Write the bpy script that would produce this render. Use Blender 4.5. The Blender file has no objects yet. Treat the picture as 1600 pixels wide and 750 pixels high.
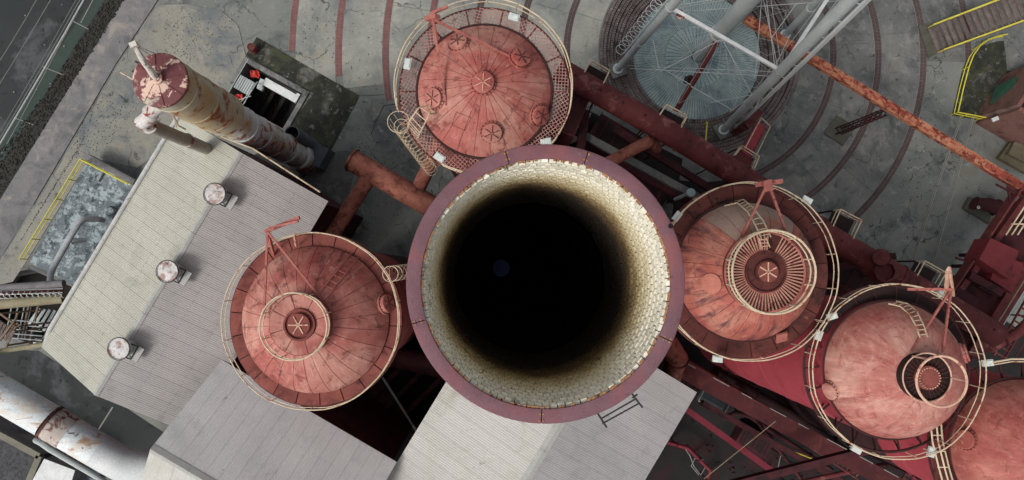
import bpy, math, random
from mathutils import Vector, Matrix, Quaternion, geometry
PI = math.pi
R = math.radians
random.seed(7)
SC = bpy.context.scene
COL = SC.collection

# ------------------------------------------------------------------ camera
F = 1100.0                      # focal length in pixels of the 1600 px wide photograph
HC = 56.0                       # camera height over the ground
CAM = Vector((0, 0, HC))
Q = Vector((-12, -46, -F)).normalized().rotation_difference(Vector((0, 0, -1)))
cd = bpy.data.cameras.new('camera')
cam = bpy.data.objects.new('camera', cd)
COL.objects.link(cam)
cam.location = CAM
cam.rotation_mode = 'QUATERNION'
cam.rotation_quaternion = Q
cd.sensor_width = 36
cd.sensor_fit = 'HORIZONTAL'
cd.lens = F / 1600 * 36
cd.clip_start = 0.1
cd.clip_end = 2000
SC.camera = cam

def P(x, y, z=0.0):
    """the place at height z seen at photograph pixel x, y"""
    d = Q @ Vector(((x - 800) / F, (375 - y) / F, -1))
    return CAM + d * ((z - HC) / d.z)

# ------------------------------------------------------------------ light
SUN_EL, SUN_AZ = R(52), R(232)       # azimuth from +Y clockwise: light comes from the lower left
w = bpy.data.worlds.new('World')
SC.world = w
w.use_nodes = True
nt = w.node_tree
bg = nt.nodes['Background']
sky = nt.nodes.new('ShaderNodeTexSky')
sky.sky_type = 'NISHITA'
sky.sun_disc = False
sky.sun_elevation = SUN_EL
sky.sun_rotation = SUN_AZ
sky.dust_density = 4
hs = nt.nodes.new('ShaderNodeHueSaturation')
hs.inputs['Saturation'].default_value = 0.22      # overcast
nt.links.new(sky.outputs[0], hs.inputs['Color'])
nt.links.new(hs.outputs[0], bg.inputs[0])
bg.inputs[1].default_value = 0.12
sd = bpy.data.lights.new('sun', 'SUN')
sd.energy = 1.5
sd.angle = R(16)
sd.color = (1, .95, .88)
sun = bpy.data.objects.new('sun', sd)
COL.objects.link(sun)
sdir = Vector((math.sin(SUN_AZ) * math.cos(SUN_EL), math.cos(SUN_AZ) * math.cos(SUN_EL), math.sin(SUN_EL)))
sun.rotation_euler = sdir.to_track_quat('Z', 'Y').to_euler()
vs = SC.view_settings
vs.view_transform = 'Standard'
vs.look = 'None'
vs.gamma = 1
vs.use_curve_mapping = False
vs.exposure = 0.18

# ------------------------------------------------------------------ materials
def lin(c):
    return tuple((x / 255 / 12.92 if x / 255 <= .04045 else ((x / 255 + .055) / 1.055) ** 2.4) for x in c) + (1,)

class Nodes:
    def __init__(s, name):
        s.m = bpy.data.materials.new(name)
        s.m.use_nodes = True
        s.nt = s.m.node_tree
        s.b = s.nt.nodes['Principled BSDF']
    def n(s, t, **k):
        x = s.nt.nodes.new(t)
        for a, v in k.items():
            setattr(x, a, v)
        return x
    def l(s, a, b):
        s.nt.links.new(a, b)
    def noise(s, vec, scale, detail=6, rough=.6, dist=0.0):
        x = s.n('ShaderNodeTexNoise')
        s.l(vec, x.inputs['Vector'])
        x.inputs['Scale'].default_value = scale
        x.inputs['Detail'].default_value = detail
        x.inputs['Roughness'].default_value = rough
        x.inputs['Distortion'].default_value = dist
        return x.outputs['Fac']
    def ramp(s, fac, stops):
        x = s.n('ShaderNodeValToRGB')
        s.l(fac, x.inputs[0])
        e = x.color_ramp.elements
        while len(e) < len(stops):
            e.new(.5)
        for i, (p, c) in enumerate(stops):
            e[i].position = p
            e[i].color = c if len(c) == 4 else tuple(c) + (1,)
        return x.outputs[0]
    def mix(s, fac, a, b, mode='MIX'):
        x = s.n('ShaderNodeMix', data_type='RGBA', blend_type=mode)
        if hasattr(fac, 'is_linked') or hasattr(fac, 'links'):
            s.l(fac, x.inputs[0])
        else:
            x.inputs[0].default_value = fac
        for q, i in ((a, 6), (b, 7)):
            if isinstance(q, tuple):
                x.inputs[i].default_value = q
            else:
                s.l(q, x.inputs[i])
        return x.outputs[2]
    def mapping(s, vec, scale=(1, 1, 1), rot=(0, 0, 0), loc=(0, 0, 0)):
        x = s.n('ShaderNodeMapping')
        s.l(vec, x.inputs[0])
        x.inputs['Location'].default_value = loc
        x.inputs['Rotation'].default_value = rot
        x.inputs['Scale'].default_value = scale
        return x.outputs[0]
    def math(s, op, a, b=None):
        x = s.n('ShaderNodeMath', operation=op)
        for i, q in enumerate((a, b)):
            if q is None: continue
            if isinstance(q, (int, float)):
                x.inputs[i].default_value = q
            else:
                s.l(q, x.inputs[i])
        return x.outputs[0]

def K(*v):
    return tuple(v) + (1,)

def mat(name, c1, c2, scale=.6, rough=.85, bump=.15, bscale=12, patches=(), metal=0, spec=.3, vary=.0, stretch=(1, 1, 1), rot=0, cracks=0, specks=0):
    """c1/c2 blended by a broad noise, then patches [(colour, scale, threshold, softness)] on top, in world space"""
    N = Nodes(name)
    pos = N.n('ShaderNodeNewGeometry').outputs['Position']
    pos2 = N.mapping(pos, stretch, (0, 0, rot)) if stretch != (1, 1, 1) or rot else pos
    f = N.noise(pos2, scale, 8, .62, .3)
    col = N.ramp(f, [(.32, c1), (.68, c2)])
    fine = N.noise(pos, bscale, 5, .7)
    dark = N.ramp(fine, [(.25, K(.62, .62, .62)), (.75, K(1.25, 1.25, 1.25))])
    col = N.mix(.7, col, dark, 'MULTIPLY')
    for i, (pc, ps, th, so) in enumerate(patches):
        v = N.mapping(pos2, (1, 1, 1), (0, 0, 0), (13.7 * (i + 1), 7.1 * i, 3.3))
        g = N.noise(v, ps, 9, .68, .5)
        m = N.ramp(g, [(th - so, K(0, 0, 0)), (th + so, K(1, 1, 1))])
        col = N.mix(m, col, pc)
    if cracks:
        wv = N.n('ShaderNodeVectorMath', operation='ADD')
        nz = N.n('ShaderNodeTexNoise'); N.l(pos, nz.inputs['Vector']); nz.inputs['Scale'].default_value = 1.1; nz.inputs['Detail'].default_value = 5
        N.l(pos, wv.inputs[0]); N.l(nz.outputs['Color'], wv.inputs[1])
        vo = N.n('ShaderNodeTexVoronoi', feature='DISTANCE_TO_EDGE'); N.l(wv.outputs[0], vo.inputs['Vector']); vo.inputs['Scale'].default_value = .28
        cr = N.ramp(vo.outputs['Distance'], [(.003, K(1, 1, 1)), (.009, K(0, 0, 0))])
        ms = N.ramp(N.noise(N.mapping(pos, (1, 1, 1), (0, 0, 0), (31, 4, 0)), .22, 4), [(.50, K(0, 0, 0)), (.56, K(cracks, cracks, cracks))])
        col = N.mix(N.math('MULTIPLY', cr, ms), col, K(.035, .037, .033))
    if specks:
        for sd_, th_, cc_ in ((51, .715, K(.04, .04, .036)), (87, .735, K(.42, .41, .37))):
            sp_ = N.ramp(N.noise(N.mapping(pos, (1, 1, 1), (0, 0, 0), (sd_, 0, 0)), 5.5, 3, .8), [(th_ - .012, K(0, 0, 0)), (th_ + .012, K(specks, specks, specks))])
            col = N.mix(sp_, col, cc_)
    if vary:
        r = N.n('ShaderNodeObjectInfo').outputs['Random']
        vr = N.ramp(r, [(0, K(1 - vary, 1 - vary, 1 - vary)), (1, K(1 + vary, 1 + vary, 1 + vary))])
        col = N.mix(1.0, col, vr, 'MULTIPLY')
    N.l(col, N.b.inputs['Base Color'])
    N.b.inputs['Metallic'].default_value = metal
    N.b.inputs['Specular IOR Level'].default_value = spec
    rr = N.ramp(fine, [(.2, K(*(3 * [max(0, rough - .12)]))), (.8, K(*(3 * [min(1, rough + .1)])))])
    N.l(rr, N.b.inputs['Roughness'])
    if bump:
        bp = N.n('ShaderNodeBump')
        bp.inputs['Strength'].default_value = bump
        bp.inputs['Distance'].default_value = .05
        N.l(fine, bp.inputs['Height'])
        N.l(bp.outputs[0], N.b.inputs['Normal'])
    return N.m

MT = {}
MT['concrete'] = mat('concrete', K(.145, .157, .15), K(.23, .235, .215), .22, .92, .3, 9,
    [(K(.085, .095, .095), .35, .58, .08), (K(.27, .27, .25), 1.3, .63, .06), (K(.17, .16, .13), .3, .62, .06), (K(.035, .038, .035), 1.3, .66, .04)], cracks=.9, specks=.7)
MT['slab'] = mat('slab', K(.265, .27, .245), K(.385, .38, .335), .3, .92, .25, 14,
    [(K(.17, .185, .18), .22, .54, .10), (K(.40, .39, .35), 2.6, .66, .06), (K(.33, .30, .23), .5, .62, .07), (K(.09, .095, .09), 1.1, .66, .05)], vary=.07, cracks=.8, specks=.7)
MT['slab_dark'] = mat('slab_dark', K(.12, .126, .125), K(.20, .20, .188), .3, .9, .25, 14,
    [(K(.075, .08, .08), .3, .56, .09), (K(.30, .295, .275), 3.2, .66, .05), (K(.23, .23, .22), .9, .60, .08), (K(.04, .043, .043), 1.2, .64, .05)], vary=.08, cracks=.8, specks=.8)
MT['ochre_slab'] = mat('ochre_slab', K(.20, .203, .188), K(.30, .285, .24), .25, .92, .25, 10,
    [(K(.09, .09, .082), 1.5, .62, .04), (K(.13, .145, .155), .3, .56, .08), (K(.05, .05, .045), 4.5, .645, .02), (K(.28, .26, .2), .5, .62, .08)], cracks=.9, specks=1)
MT['path'] = mat('path', K(.15, .15, .155), K(.22, .205, .21), .4, .92, .25, 9,
    [(K(.27, .25, .22), .7, .60, .07), (K(.10, .105, .11), .5, .56, .08)], specks=.6)
MT['asphalt'] = mat('asphalt', K(.026, .031, .031), K(.042, .047, .047), .15, .9, .3, 16,
    [(K(.08, .084, .092), .22, .60, .05), (K(.012, .014, .013), 1.2, .62, .05)])
MT['green_asphalt'] = mat('green_asphalt', K(.032, .05, .043), K(.048, .068, .06), .3, .9, .2, 16)
MT['verge'] = mat('verge', K(.02, .02, .018), K(.05, .048, .042), 2.5, .98, .6, 10,
    [(K(.16, .16, .15), 7, .68, .03)])
MT['rubble_grey'] = mat('rubble_grey', K(.05, .05, .045), K(.10, .10, .09), 2.5, .98, .4, 10)
MT['moss'] = mat('moss', K(.018, .02, .016), K(.04, .042, .032), 1.2, .95, .4, 9,
    [(K(.13, .13, .12), .55, .60, .05), (K(.17, .17, .15), 2.2, .62, .04), (K(.05, .055, .03), .8, .56, .06)])
MT['soot'] = mat('soot', K(.010, .010, .0105), K(.024, .020, .020), .35, .9, .3, 6,
    [(K(.035, .010, .012), .3, .58, .06)])  # near-black tone with reddish patches
MT['brick_step'] = mat('brick_step', K(.13, .10, .10), K(.21, .17, .165), 1.2, .9, .2, 12, [(K(.36, .35, .33), 4, .63, .03), (K(.05, .042, .042), .7, .58, .07)])
MT['brick_pave'] = mat('brick_pave', K(.055, .036, .038), K(.10, .062, .062), 1.2, .9, .2, 12, [(K(.2, .185, .175), 9, .70, .03)])
MT['brick_pave_red'] = mat('brick_pave_red', K(.16, .065, .066), K(.23, .10, .095), 1.2, .9, .2, 12, [(K(.25, .22, .2), 9, .72, .03)])
MT['mortar'] = mat('mortar', K(.22, .215, .20), K(.32, .31, .29), 2, .95, .2, 14)
MT['disc'] = mat('disc', K(.235, .32, .325), K(.34, .42, .41), .5, .7, .2, 10, [(K(.13, .18, .21), .6, .58, .1), (K(.33, .36, .32), 1.5, .64, .07)])
MT['rim'] = mat('rim', K(.15, .072, .09), K(.205, .105, .125), .8, .75, .5, 26,
    [(K(.24, .085, .09), .7, .58, .10), (K(.085, .04, .05), 7, .66, .04), (K(.30, .20, .22), 9, .69, .03), (K(.27, .13, .10), 1.9, .68, .03)])
MT['rust_edge'] = mat('rust_edge', K(.28, .11, .045), K(.42, .24, .12), 3, .9, .3, 20, [(K(.08, .035, .02), 4, .6, .05)])
# pale fire brick, sooted and browned with depth, the shaft's shade painted in too
def brick_lining():
    N = Nodes('lining_brick')
    pos = N.n('ShaderNodeNewGeometry').outputs['Position']
    sep = N.n('ShaderNodeSeparateXYZ'); N.l(pos, sep.inputs[0])
    rnd = N.n('ShaderNodeObjectInfo').outputs['Random']
    base = N.ramp(N.noise(pos, 2.6, 6), [(.3, K(.78, .73, .58)), (.7, K(.90, .87, .76))])
    blot = N.ramp(N.noise(pos, 7, 6), [(.60, K(0, 0, 0)), (.72, K(1, 1, 1))])
    base = N.mix(blot, base, K(.33, .25, .12))
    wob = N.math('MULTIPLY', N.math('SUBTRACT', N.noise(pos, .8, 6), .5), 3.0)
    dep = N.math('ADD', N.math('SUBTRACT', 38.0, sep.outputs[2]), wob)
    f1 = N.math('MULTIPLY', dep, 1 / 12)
    dark_tone = N.ramp(f1, [(.13, K(1, 1, 1)), (.24, K(.88, .83, .70)), (.35, K(.50, .40, .24)), (.46, K(.14, .09, .045)), (.58, K(.025, .017, .01))])
    col = N.mix(1.0, base, dark_tone, 'MULTIPLY')
    vr = N.ramp(rnd, [(0, K(.82, .82, .8)), (1, K(1.1, 1.1, 1.1))])
    col = N.mix(1.0, col, vr, 'MULTIPLY')
    N.l(col, N.b.inputs['Base Color'])
    N.b.inputs['Roughness'].default_value = .9
    bp = N.n('ShaderNodeBump'); bp.inputs['Strength'].default_value = .4; bp.inputs['Distance'].default_value = .02
    N.l(N.noise(pos, 25, 5), bp.inputs['Height']); N.l(bp.outputs[0], N.b.inputs['Normal'])
    return N.m
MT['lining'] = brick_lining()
MT['lining_joint'] = mat('lining_joint', K(.02, .014, .008), K(.045, .03, .015), 2, .95, .2)
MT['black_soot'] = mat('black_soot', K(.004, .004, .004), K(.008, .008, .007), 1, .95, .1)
MT['water'] = mat('water', K(.004, .006, .014), K(.005, .008, .017), 1, .15, 0, spec=.2)
MT['water'].node_tree.nodes['Principled BSDF'].inputs['Specular Tint'].default_value = (.35, .5, 1, 1)
MT['deck_red'] = mat('deck_red', K(.17, .045, .038), K(.27, .08, .062), .8, .8, .25, 12,
    [(K(.09, .022, .02), 1.3, .6, .06), (K(.35, .14, .10), 2, .68, .05)], vary=.12)
MT['deck_dark'] = mat('deck_dark', K(.075, .02, .018), K(.14, .038, .03), .8, .8, .25, 12,
    [(K(.035, .012, .011), 1.3, .58, .06), (K(.28, .11, .07), 1.6, .68, .05)], vary=.15)
MT['crimson'] = mat('crimson', K(.28, .036, .052), K(.37, .055, .07), .5, .7, .12, 8, [(K(.13, .02, .025), .8, .66, .06)])
MT['maroon'] = mat('maroon', K(.095, .018, .020), K(.15, .034, .034), .7, .75, .2, 9,
    [(K(.06, .014, .014), 1.1, .60, .07), (K(.27, .11, .095), .8, .62, .07)])
MT['maroon_dark'] = mat('maroon_dark', K(.042, .009, .012), K(.072, .014, .018), .6, .8, .2, 9,
    [(K(.018, .006, .007), .9, .56, .07)])
MT['rust_pipe'] = mat('rust_pipe', K(.20, .065, .045), K(.32, .12, .085), 1.1, .85, .35, 9,
    [(K(.10, .03, .024), 1.6, .56, .06), (K(.42, .2, .15), 2.2, .66, .05)])
MT['orange_rust'] = mat('orange_rust', K(.36, .14, .075), K(.48, .22, .13), 1.5, .85, .35, 10,
    [(K(.16, .03, .022), 1.7, .53, .04), (K(.55, .33, .18), 3, .68, .04), (K(.06, .015, .012), 2.6, .66, .03)])
MT['cream'] = mat('cream', K(.52, .42, .28), K(.70, .58, .42), 2, .6, .1, 14, [(K(.35, .13, .07), 2.2, .60, .03), (K(.10, .06, .04), 3.7, .66, .02)])
MT['cream_pink'] = mat('cream_pink', K(.58, .33, .24), K(.72, .48, .35), 2, .6, .1, 14, [(K(.28, .07, .05), 3, .6, .05)])
MT['red_steel'] = mat('red_steel', K(.30, .09, .075), K(.44, .16, .13), 2, .7, .1, 14, [(K(.14, .03, .025), 3, .6, .05)])
MT['dark_steel'] = mat('dark_steel', K(.035, .012, .011), K(.06, .022, .02), 2, .7, .1)
MT['black_steel'] = mat('black_steel', K(.02, .02, .02), K(.04, .04, .04), 2, .6, .1)
MT['lampbox'] = mat('lampbox', K(.50, .54, .52), K(.66, .70, .67), 3, .5, .05)
MT['white_paint'] = mat('white_paint', K(.55, .57, .57), K(.72, .74, .74), 1.5, .6, .1, 14, [(K(.3, .31, .3), 2.5, .66, .05)])
MT['silver'] = mat('silver', K(.36, .40, .40), K(.47, .51, .505), .5, .6, .1, 14, [(K(.17, .18, .18), 1.5, .67, .04)], spec=.4)
MT['silver_light'] = mat('silver_light', K(.52, .55, .55), K(.64, .67, .66), .5, .6, .1, 14, [(K(.24, .25, .24), 2.5, .67, .03)], spec=.4)
MT['cable'] = mat('cable', K(.42, .44, .44), K(.5, .52, .52), 2, .6, 0)
MT['yellow'] = mat('yellow', K(.56, .50, .04), K(.68, .62, .08), 2, .6, .1, 14, [(K(.25, .2, .05), 4, .68, .04)])
MT['wood'] = mat('wood', K(.12, .09, .085), K(.20, .155, .14), 3, .9, .3, 20, [(K(.06, .045, .04), 5, .62, .05)], vary=.15)
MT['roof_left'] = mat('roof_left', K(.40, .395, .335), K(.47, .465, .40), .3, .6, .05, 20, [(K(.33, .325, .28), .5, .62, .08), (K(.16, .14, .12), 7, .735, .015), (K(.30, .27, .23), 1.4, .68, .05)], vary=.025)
MT['roof_right'] = mat('roof_right', K(.33, .31, .30), K(.395, .37, .36), .3, .6, .05, 20, [(K(.28, .265, .255), .5, .62, .08), (K(.16, .14, .12), 7, .735, .015), (K(.30, .27, .23), 1.4, .68, .05)], vary=.03)  # pinkish grey, darkened in colour for the slope turned from the sun
MT['roof_brown'] = mat('roof_brown', K(.21, .195, .19), K(.255, .235, .228), .3, .6, .05, 20, vary=.05)
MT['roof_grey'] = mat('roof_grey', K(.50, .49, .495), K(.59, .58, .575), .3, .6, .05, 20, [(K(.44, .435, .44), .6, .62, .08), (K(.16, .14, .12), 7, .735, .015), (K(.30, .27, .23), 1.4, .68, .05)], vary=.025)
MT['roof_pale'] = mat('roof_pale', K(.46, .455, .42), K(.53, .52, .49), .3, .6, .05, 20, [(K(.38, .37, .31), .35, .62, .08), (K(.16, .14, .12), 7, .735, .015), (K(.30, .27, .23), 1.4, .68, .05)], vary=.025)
MT['flash'] = mat('flash', K(.33, .33, .31), K(.42, .42, .40), 1, .6, .1)
MT['tower_cap'] = mat('tower_cap', K(.14, .045, .047), K(.19, .065, .068), .8, .7, .2, 12,
    [(K(.62, .44, .36), 1.5, .545, .012), (K(.42, .40, .32), .55, .60, .03)])
MT['tower_body'] = mat('tower_body', K(.38, .36, .27), K(.52, .49, .38), .5, .7, .2, 10,
    [(K(.42, .30, .15), .45, .50, .12), (K(.25, .08, .035), 1.1, .56, .04), (K(.09, .05, .035), 2.6, .66, .02)])
MT['tower_lower'] = mat('tower_lower', K(.48, .52, .53), K(.60, .63, .62), .5, .7, .2, 10,
    [(K(.40, .30, .16), .45, .58, .06), (K(.29, .10, .06), 1.3, .56, .02), (K(.08, .05, .04), 2.4, .66, .02)])
MT['big_pipe'] = mat('big_pipe', K(.62, .69, .72), K(.76, .79, .80), .5, .6, .15, 9,
    [(K(.60, .50, .40), .5, .55, .08), (K(.40, .26, .18), 1.1, .60, .04), (K(.09, .07, .06), 1.7, .62, .015), (K(.40, .46, .49), .4, .62, .06)], rot=R(-57), stretch=(.5, 1.5, 1))
MT['big_pipe_end'] = mat('big_pipe_end', K(.55, .58, .59), K(.66, .68, .68), .5, .6, .1, 10, [(K(.25, .05, .03), .9, .68, .03)])
MT['pipe_band'] = mat('pipe_band', K(.42, .36, .32), K(.56, .52, .48), 1.5, .7, .2, 10, [(K(.14, .04, .03), 1.6, .54, .04)])
MT['blue_slab'] = mat('blue_slab', K(.12, .15, .17), K(.19, .225, .24), .6, .85, .2, 10,
    [(K(.33, .39, .41), 1.1, .52, .03), (K(.05, .065, .075), 1.3, .56, .03), (K(.12, .14, .155), 3.2, .56, .03), (K(.46, .50, .51), 4.2, .62, .03)])
MT['vent'] = mat('vent', K(.48, .47, .47), K(.66, .65, .64), 2.5, .6, .2, 12, [(K(.32, .22, .19), 2.2, .54, .04), (K(.07, .065, .06), 2.8, .62, .03)])
MT['tan_block'] = mat('tan_block', K(.11, .095, .06), K(.16, .14, .09), 1.5, .9, .2)
MT['pad'] = mat('pad', K(.075, .075, .058), K(.11, .11, .085), 1.5, .9, .2)
MT['red_plastic'] = mat('red_plastic', K(.55, .05, .045), K(.7, .09, .07), 2, .6, .2)
MT['green_tarp'] = mat('green_tarp', K(.014, .055, .036), K(.024, .08, .052), 1.2, .6, .2, 10, [(K(.05, .05, .04), 1.2, .58, .06)])
MT['leaf'] = mat('leaf', K(.03, .06, .015), K(.07, .12, .03), 4, .7, 0)
MT['olive_rust'] = mat('olive_rust', K(.22, .2, .13), K(.30, .27, .18), 1.5, .8, .3, 10, [(K(.34, .13, .04), 2.2, .6, .03)])
def brick_wall():
    N = Nodes('red_brick')
    tc = N.n('ShaderNodeTexCoord').outputs['UV']
    b = N.n('ShaderNodeTexBrick')
    N.l(tc, b.inputs['Vector'])
    b.inputs['Scale'].default_value = 1
    b.inputs['Brick Width'].default_value = .24
    b.inputs['Row Height'].default_value = .085
    b.inputs['Mortar Size'].default_value = .008
    b.inputs['Color1'].default_value = K(.13, .045, .035)
    b.inputs['Color2'].default_value = K(.19, .07, .05)
    b.inputs['Mortar'].default_value = K(.22, .17, .15)
    pos = N.n('ShaderNodeNewGeometry').outputs['Position']
    m = N.ramp(N.noise(pos, .8, 8), [(.5, K(0, 0, 0)), (.7, K(1, 1, 1))])
    N.l(N.mix(m, b.outputs[0], K(.06, .025, .022)), N.b.inputs['Base Color'])
    N.b.inputs['Roughness'].default_value = .9
    return N.m
MT['red_brick'] = brick_wall()
MT['grey_plate'] = mat('grey_plate', K(.30, .20, .165), K(.38, .26, .21), 1.2, .75, .15, 10, [(K(.40, .13, .09), .9, .58, .05)])
MT['shell_red'] = mat('shell_red', K(.17, .035, .032), K(.25, .06, .05), .6, .7, .12, 8, [(K(.10, .02, .018), .8, .6, .06)])
MT['shell_sooty'] = mat('shell_sooty', K(.022, .010, .011), K(.045, .014, .016), .6, .8, .12, 8)
MT['soot_steel'] = mat('soot_steel', K(.018, .01, .01), K(.03, .014, .014), 1, .9, .1)
MT['roof_under'] = mat('roof_under', K(.15, .148, .14), K(.2, .195, .185), 1, .8, .1)
MT['house_roof'] = mat('house_roof', K(.085, .04, .033), K(.15, .075, .06), .8, .9, .3, 8, [(K(.04, .03, .028), .9, .56, .06), (K(.2, .17, .15), 2.5, .66, .03)])
MT['disc_gap'] = mat('disc_gap', K(.05, .065, .068), K(.08, .10, .10), 1, .9, .1)
MT['step_gap'] = mat('step_gap', K(.03, .027, .026), K(.06, .055, .052), 1.2, .95, .2)  # near-black bed paints shadow lines between the brick tiers
MT['slat_paint'] = mat('slat_paint', K(.42, .19, .14), K(.56, .30, .22), 2, .6, .1, 14, [(K(.22, .06, .05), 2.4, .58, .04)])
MT['gutter_paint'] = mat('gutter_paint', K(.38, .38, .37), K(.52, .52, .5), 2, .6, .1, 14, [(K(.08, .06, .05), 3.2, .64, .03)])
MT['roof_grey2'] = mat('roof_grey2', K(.31, .305, .305), K(.37, .36, .36), .3, .6, .05, 20, [(K(.26, .255, .255), .6, .62, .08)], vary=.025)  # darker roof grey, paints the shade on the slope away from the sun
MT['arm_paint'] = mat('arm_paint', K(.55, .50, .44), K(.68, .64, .58), 2, .7, .2, 12, [(K(.16, .09, .07), 3.2, .60, .04)])
MT['tower_body2'] = mat('tower_body2', K(.24, .22, .19), K(.33, .31, .26), 1, .7, .2, 10, [(K(.25, .09, .05), 1.5, .60, .03)])
MT['elbow_paint'] = mat('elbow_paint', K(.52, .50, .48), K(.66, .63, .60), 1, .7, .2, 10, [(K(.25, .05, .045), 1.6, .53, .02)])
MT['tank_blue'] = mat('tank_blue', K(.075, .085, .10), K(.12, .13, .145), 1, .7, .2, 10, [(K(.2, .21, .21), 1.6, .66, .04)])
MT['red_rust'] = mat('red_rust', K(.26, .05, .035), K(.38, .09, .06), 1.5, .85, .3, 10, [(K(.09, .02, .018), 2.2, .58, .04)])
MT['crimson_dark'] = mat('crimson_dark', K(.12, .016, .021), K(.17, .025, .03), .8, .7, .15, 8, [(K(.05, .01, .012), 1.2, .62, .05)])
MT['crimson_dim'] = mat('crimson_dim', K(.12, .012, .024), K(.18, .02, .035), .8, .7, .15, 8)
MT['maroon_floor'] = mat('maroon_floor', K(.05, .012, .014), K(.085, .018, .02), .8, .85, .2, 8, [(K(.10, .03, .025), 1.0, .6, .06)])
MT['blue_dim'] = mat('blue_dim', K(.035, .045, .05), K(.055, .065, .07), .8, .8, .2, 8)
MT['white_grey'] = mat('white_grey', K(.33, .35, .37), K(.44, .46, .47), 2, .6, .15, 12, [(K(.13, .13, .13), 3, .66, .04)])
MT['rust_brown'] = mat('rust_brown', K(.16, .11, .08), K(.24, .17, .12), 2, .85, .2, 12)
MT['verge_grey'] = mat('verge_grey', K(.035, .037, .04), K(.10, .10, .105), 4, .98, .6, 12)
MT['tan_light'] = mat('tan_light', K(.16, .15, .12), K(.22, .21, .17), 1.5, .9, .2)
MT['cable_dim'] = mat('cable_dim', K(.17, .175, .165), K(.2, .2, .19), 2, .6, 0)

def dome_mat(name, c, light, mid, red, dark, seed, streaks=.62, light_th=.50):
    """weathered dome paint with stains running down from the crown"""
    N = Nodes(name)
    pos = N.n('ShaderNodeNewGeometry').outputs['Position']
    loc = N.mapping(pos, (1, 1, 1), (0, 0, 0), (-c.x, -c.y, 0))
    sep = N.n('ShaderNodeSeparateXYZ'); N.l(loc, sep.inputs[0])
    x, y = sep.outputs[0], sep.outputs[1]
    ang = N.math('ARCTAN2', y, x)
    rad = N.math('SQRT', N.math('ADD', N.math('MULTIPLY', x, x), N.math('MULTIPLY', y, y)))
    # wrap-free angular coordinates: cos/sin scaled, so that noise stretches along the radius
    cx = N.math('MULTIPLY', N.math('COSINE', ang), 3.4)
    cy = N.math('MULTIPLY', N.math('SINE', ang), 3.4)
    cmb = N.n('ShaderNodeCombineXYZ')
    N.l(cx, cmb.inputs[0]); N.l(cy, cmb.inputs[1]); N.l(N.math('MULTIPLY', rad, .45), cmb.inputs[2])
    vec = cmb.outputs[0]
    off = N.mapping(pos, (1, 1, 1), (0, 0, 0), (seed * 3.1, seed * 5.7, seed))
    base = N.ramp(N.noise(off, .42, 7, .6, .6), [(.30, red), (.5, mid), (.66, light)])
    lt = N.ramp(N.noise(off, .8, 8, .65, 1.0), [(light_th, K(0, 0, 0)), (light_th + .22, K(.75, .75, .75))])
    base = N.mix(lt, base, light)
    st = N.ramp(N.noise(N.mapping(vec, (1, 1, 1), (0, 0, 0), (seed, 0, 0)), 2.3, 8, .66, .35), [(streaks - .04, K(0, 0, 0)), (streaks + .09, K(.85, .85, .85))])
    bl = N.ramp(N.noise(N.mapping(off, (1, 1, 1), (0, 0, 0), (5, 5, 5)), 1.7, 9, .7, .8), [(.55, K(0, 0, 0)), (.62, K(.65, .65, .65))])
    base = N.mix(bl, base, dark)
    bl2 = N.ramp(N.noise(N.mapping(off, (1, 1, 1), (0, 0, 0), (25, 5, 5)), 3.1, 9, .75, .5), [(.57, K(0, 0, 0)), (.64, K(.75, .75, .75))])
    base = N.mix(bl2, base, light)
    edge = N.ramp(N.math('MULTIPLY', rad, 1 / 3.5), [(.3, K(0, 0, 0)), (.8, K(1, 1, 1))])
    base = N.mix(N.math('MULTIPLY', st, edge), base, dark)
    st2 = N.ramp(N.noise(N.mapping(vec, (1, 1, 1), (0, 0, 0), (seed + 9, 0, 4)), 4.5, 8, .66, .3), [(.5, K(.80, .78, .76)), (.6, K(1.1, 1.1, 1.1))])
    base = N.mix(.6, base, st2, 'MULTIPLY')
    fine = N.noise(pos, 16, 5, .7)
    base = N.mix(.5, base, N.ramp(fine, [(.25, K(.7, .7, .7)), (.75, K(1.2, 1.2, 1.2))]), 'MULTIPLY')
    N.l(base, N.b.inputs['Base Color'])
    N.b.inputs['Roughness'].default_value = .72
    N.b.inputs['Specular IOR Level'].default_value = .3
    bp = N.n('ShaderNodeBump'); bp.inputs['Strength'].default_value = .15; bp.inputs['Distance'].default_value = .05
    N.l(fine, bp.inputs['Height']); N.l(bp.outputs[0], N.b.inputs['Normal'])
    return N.m

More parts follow.
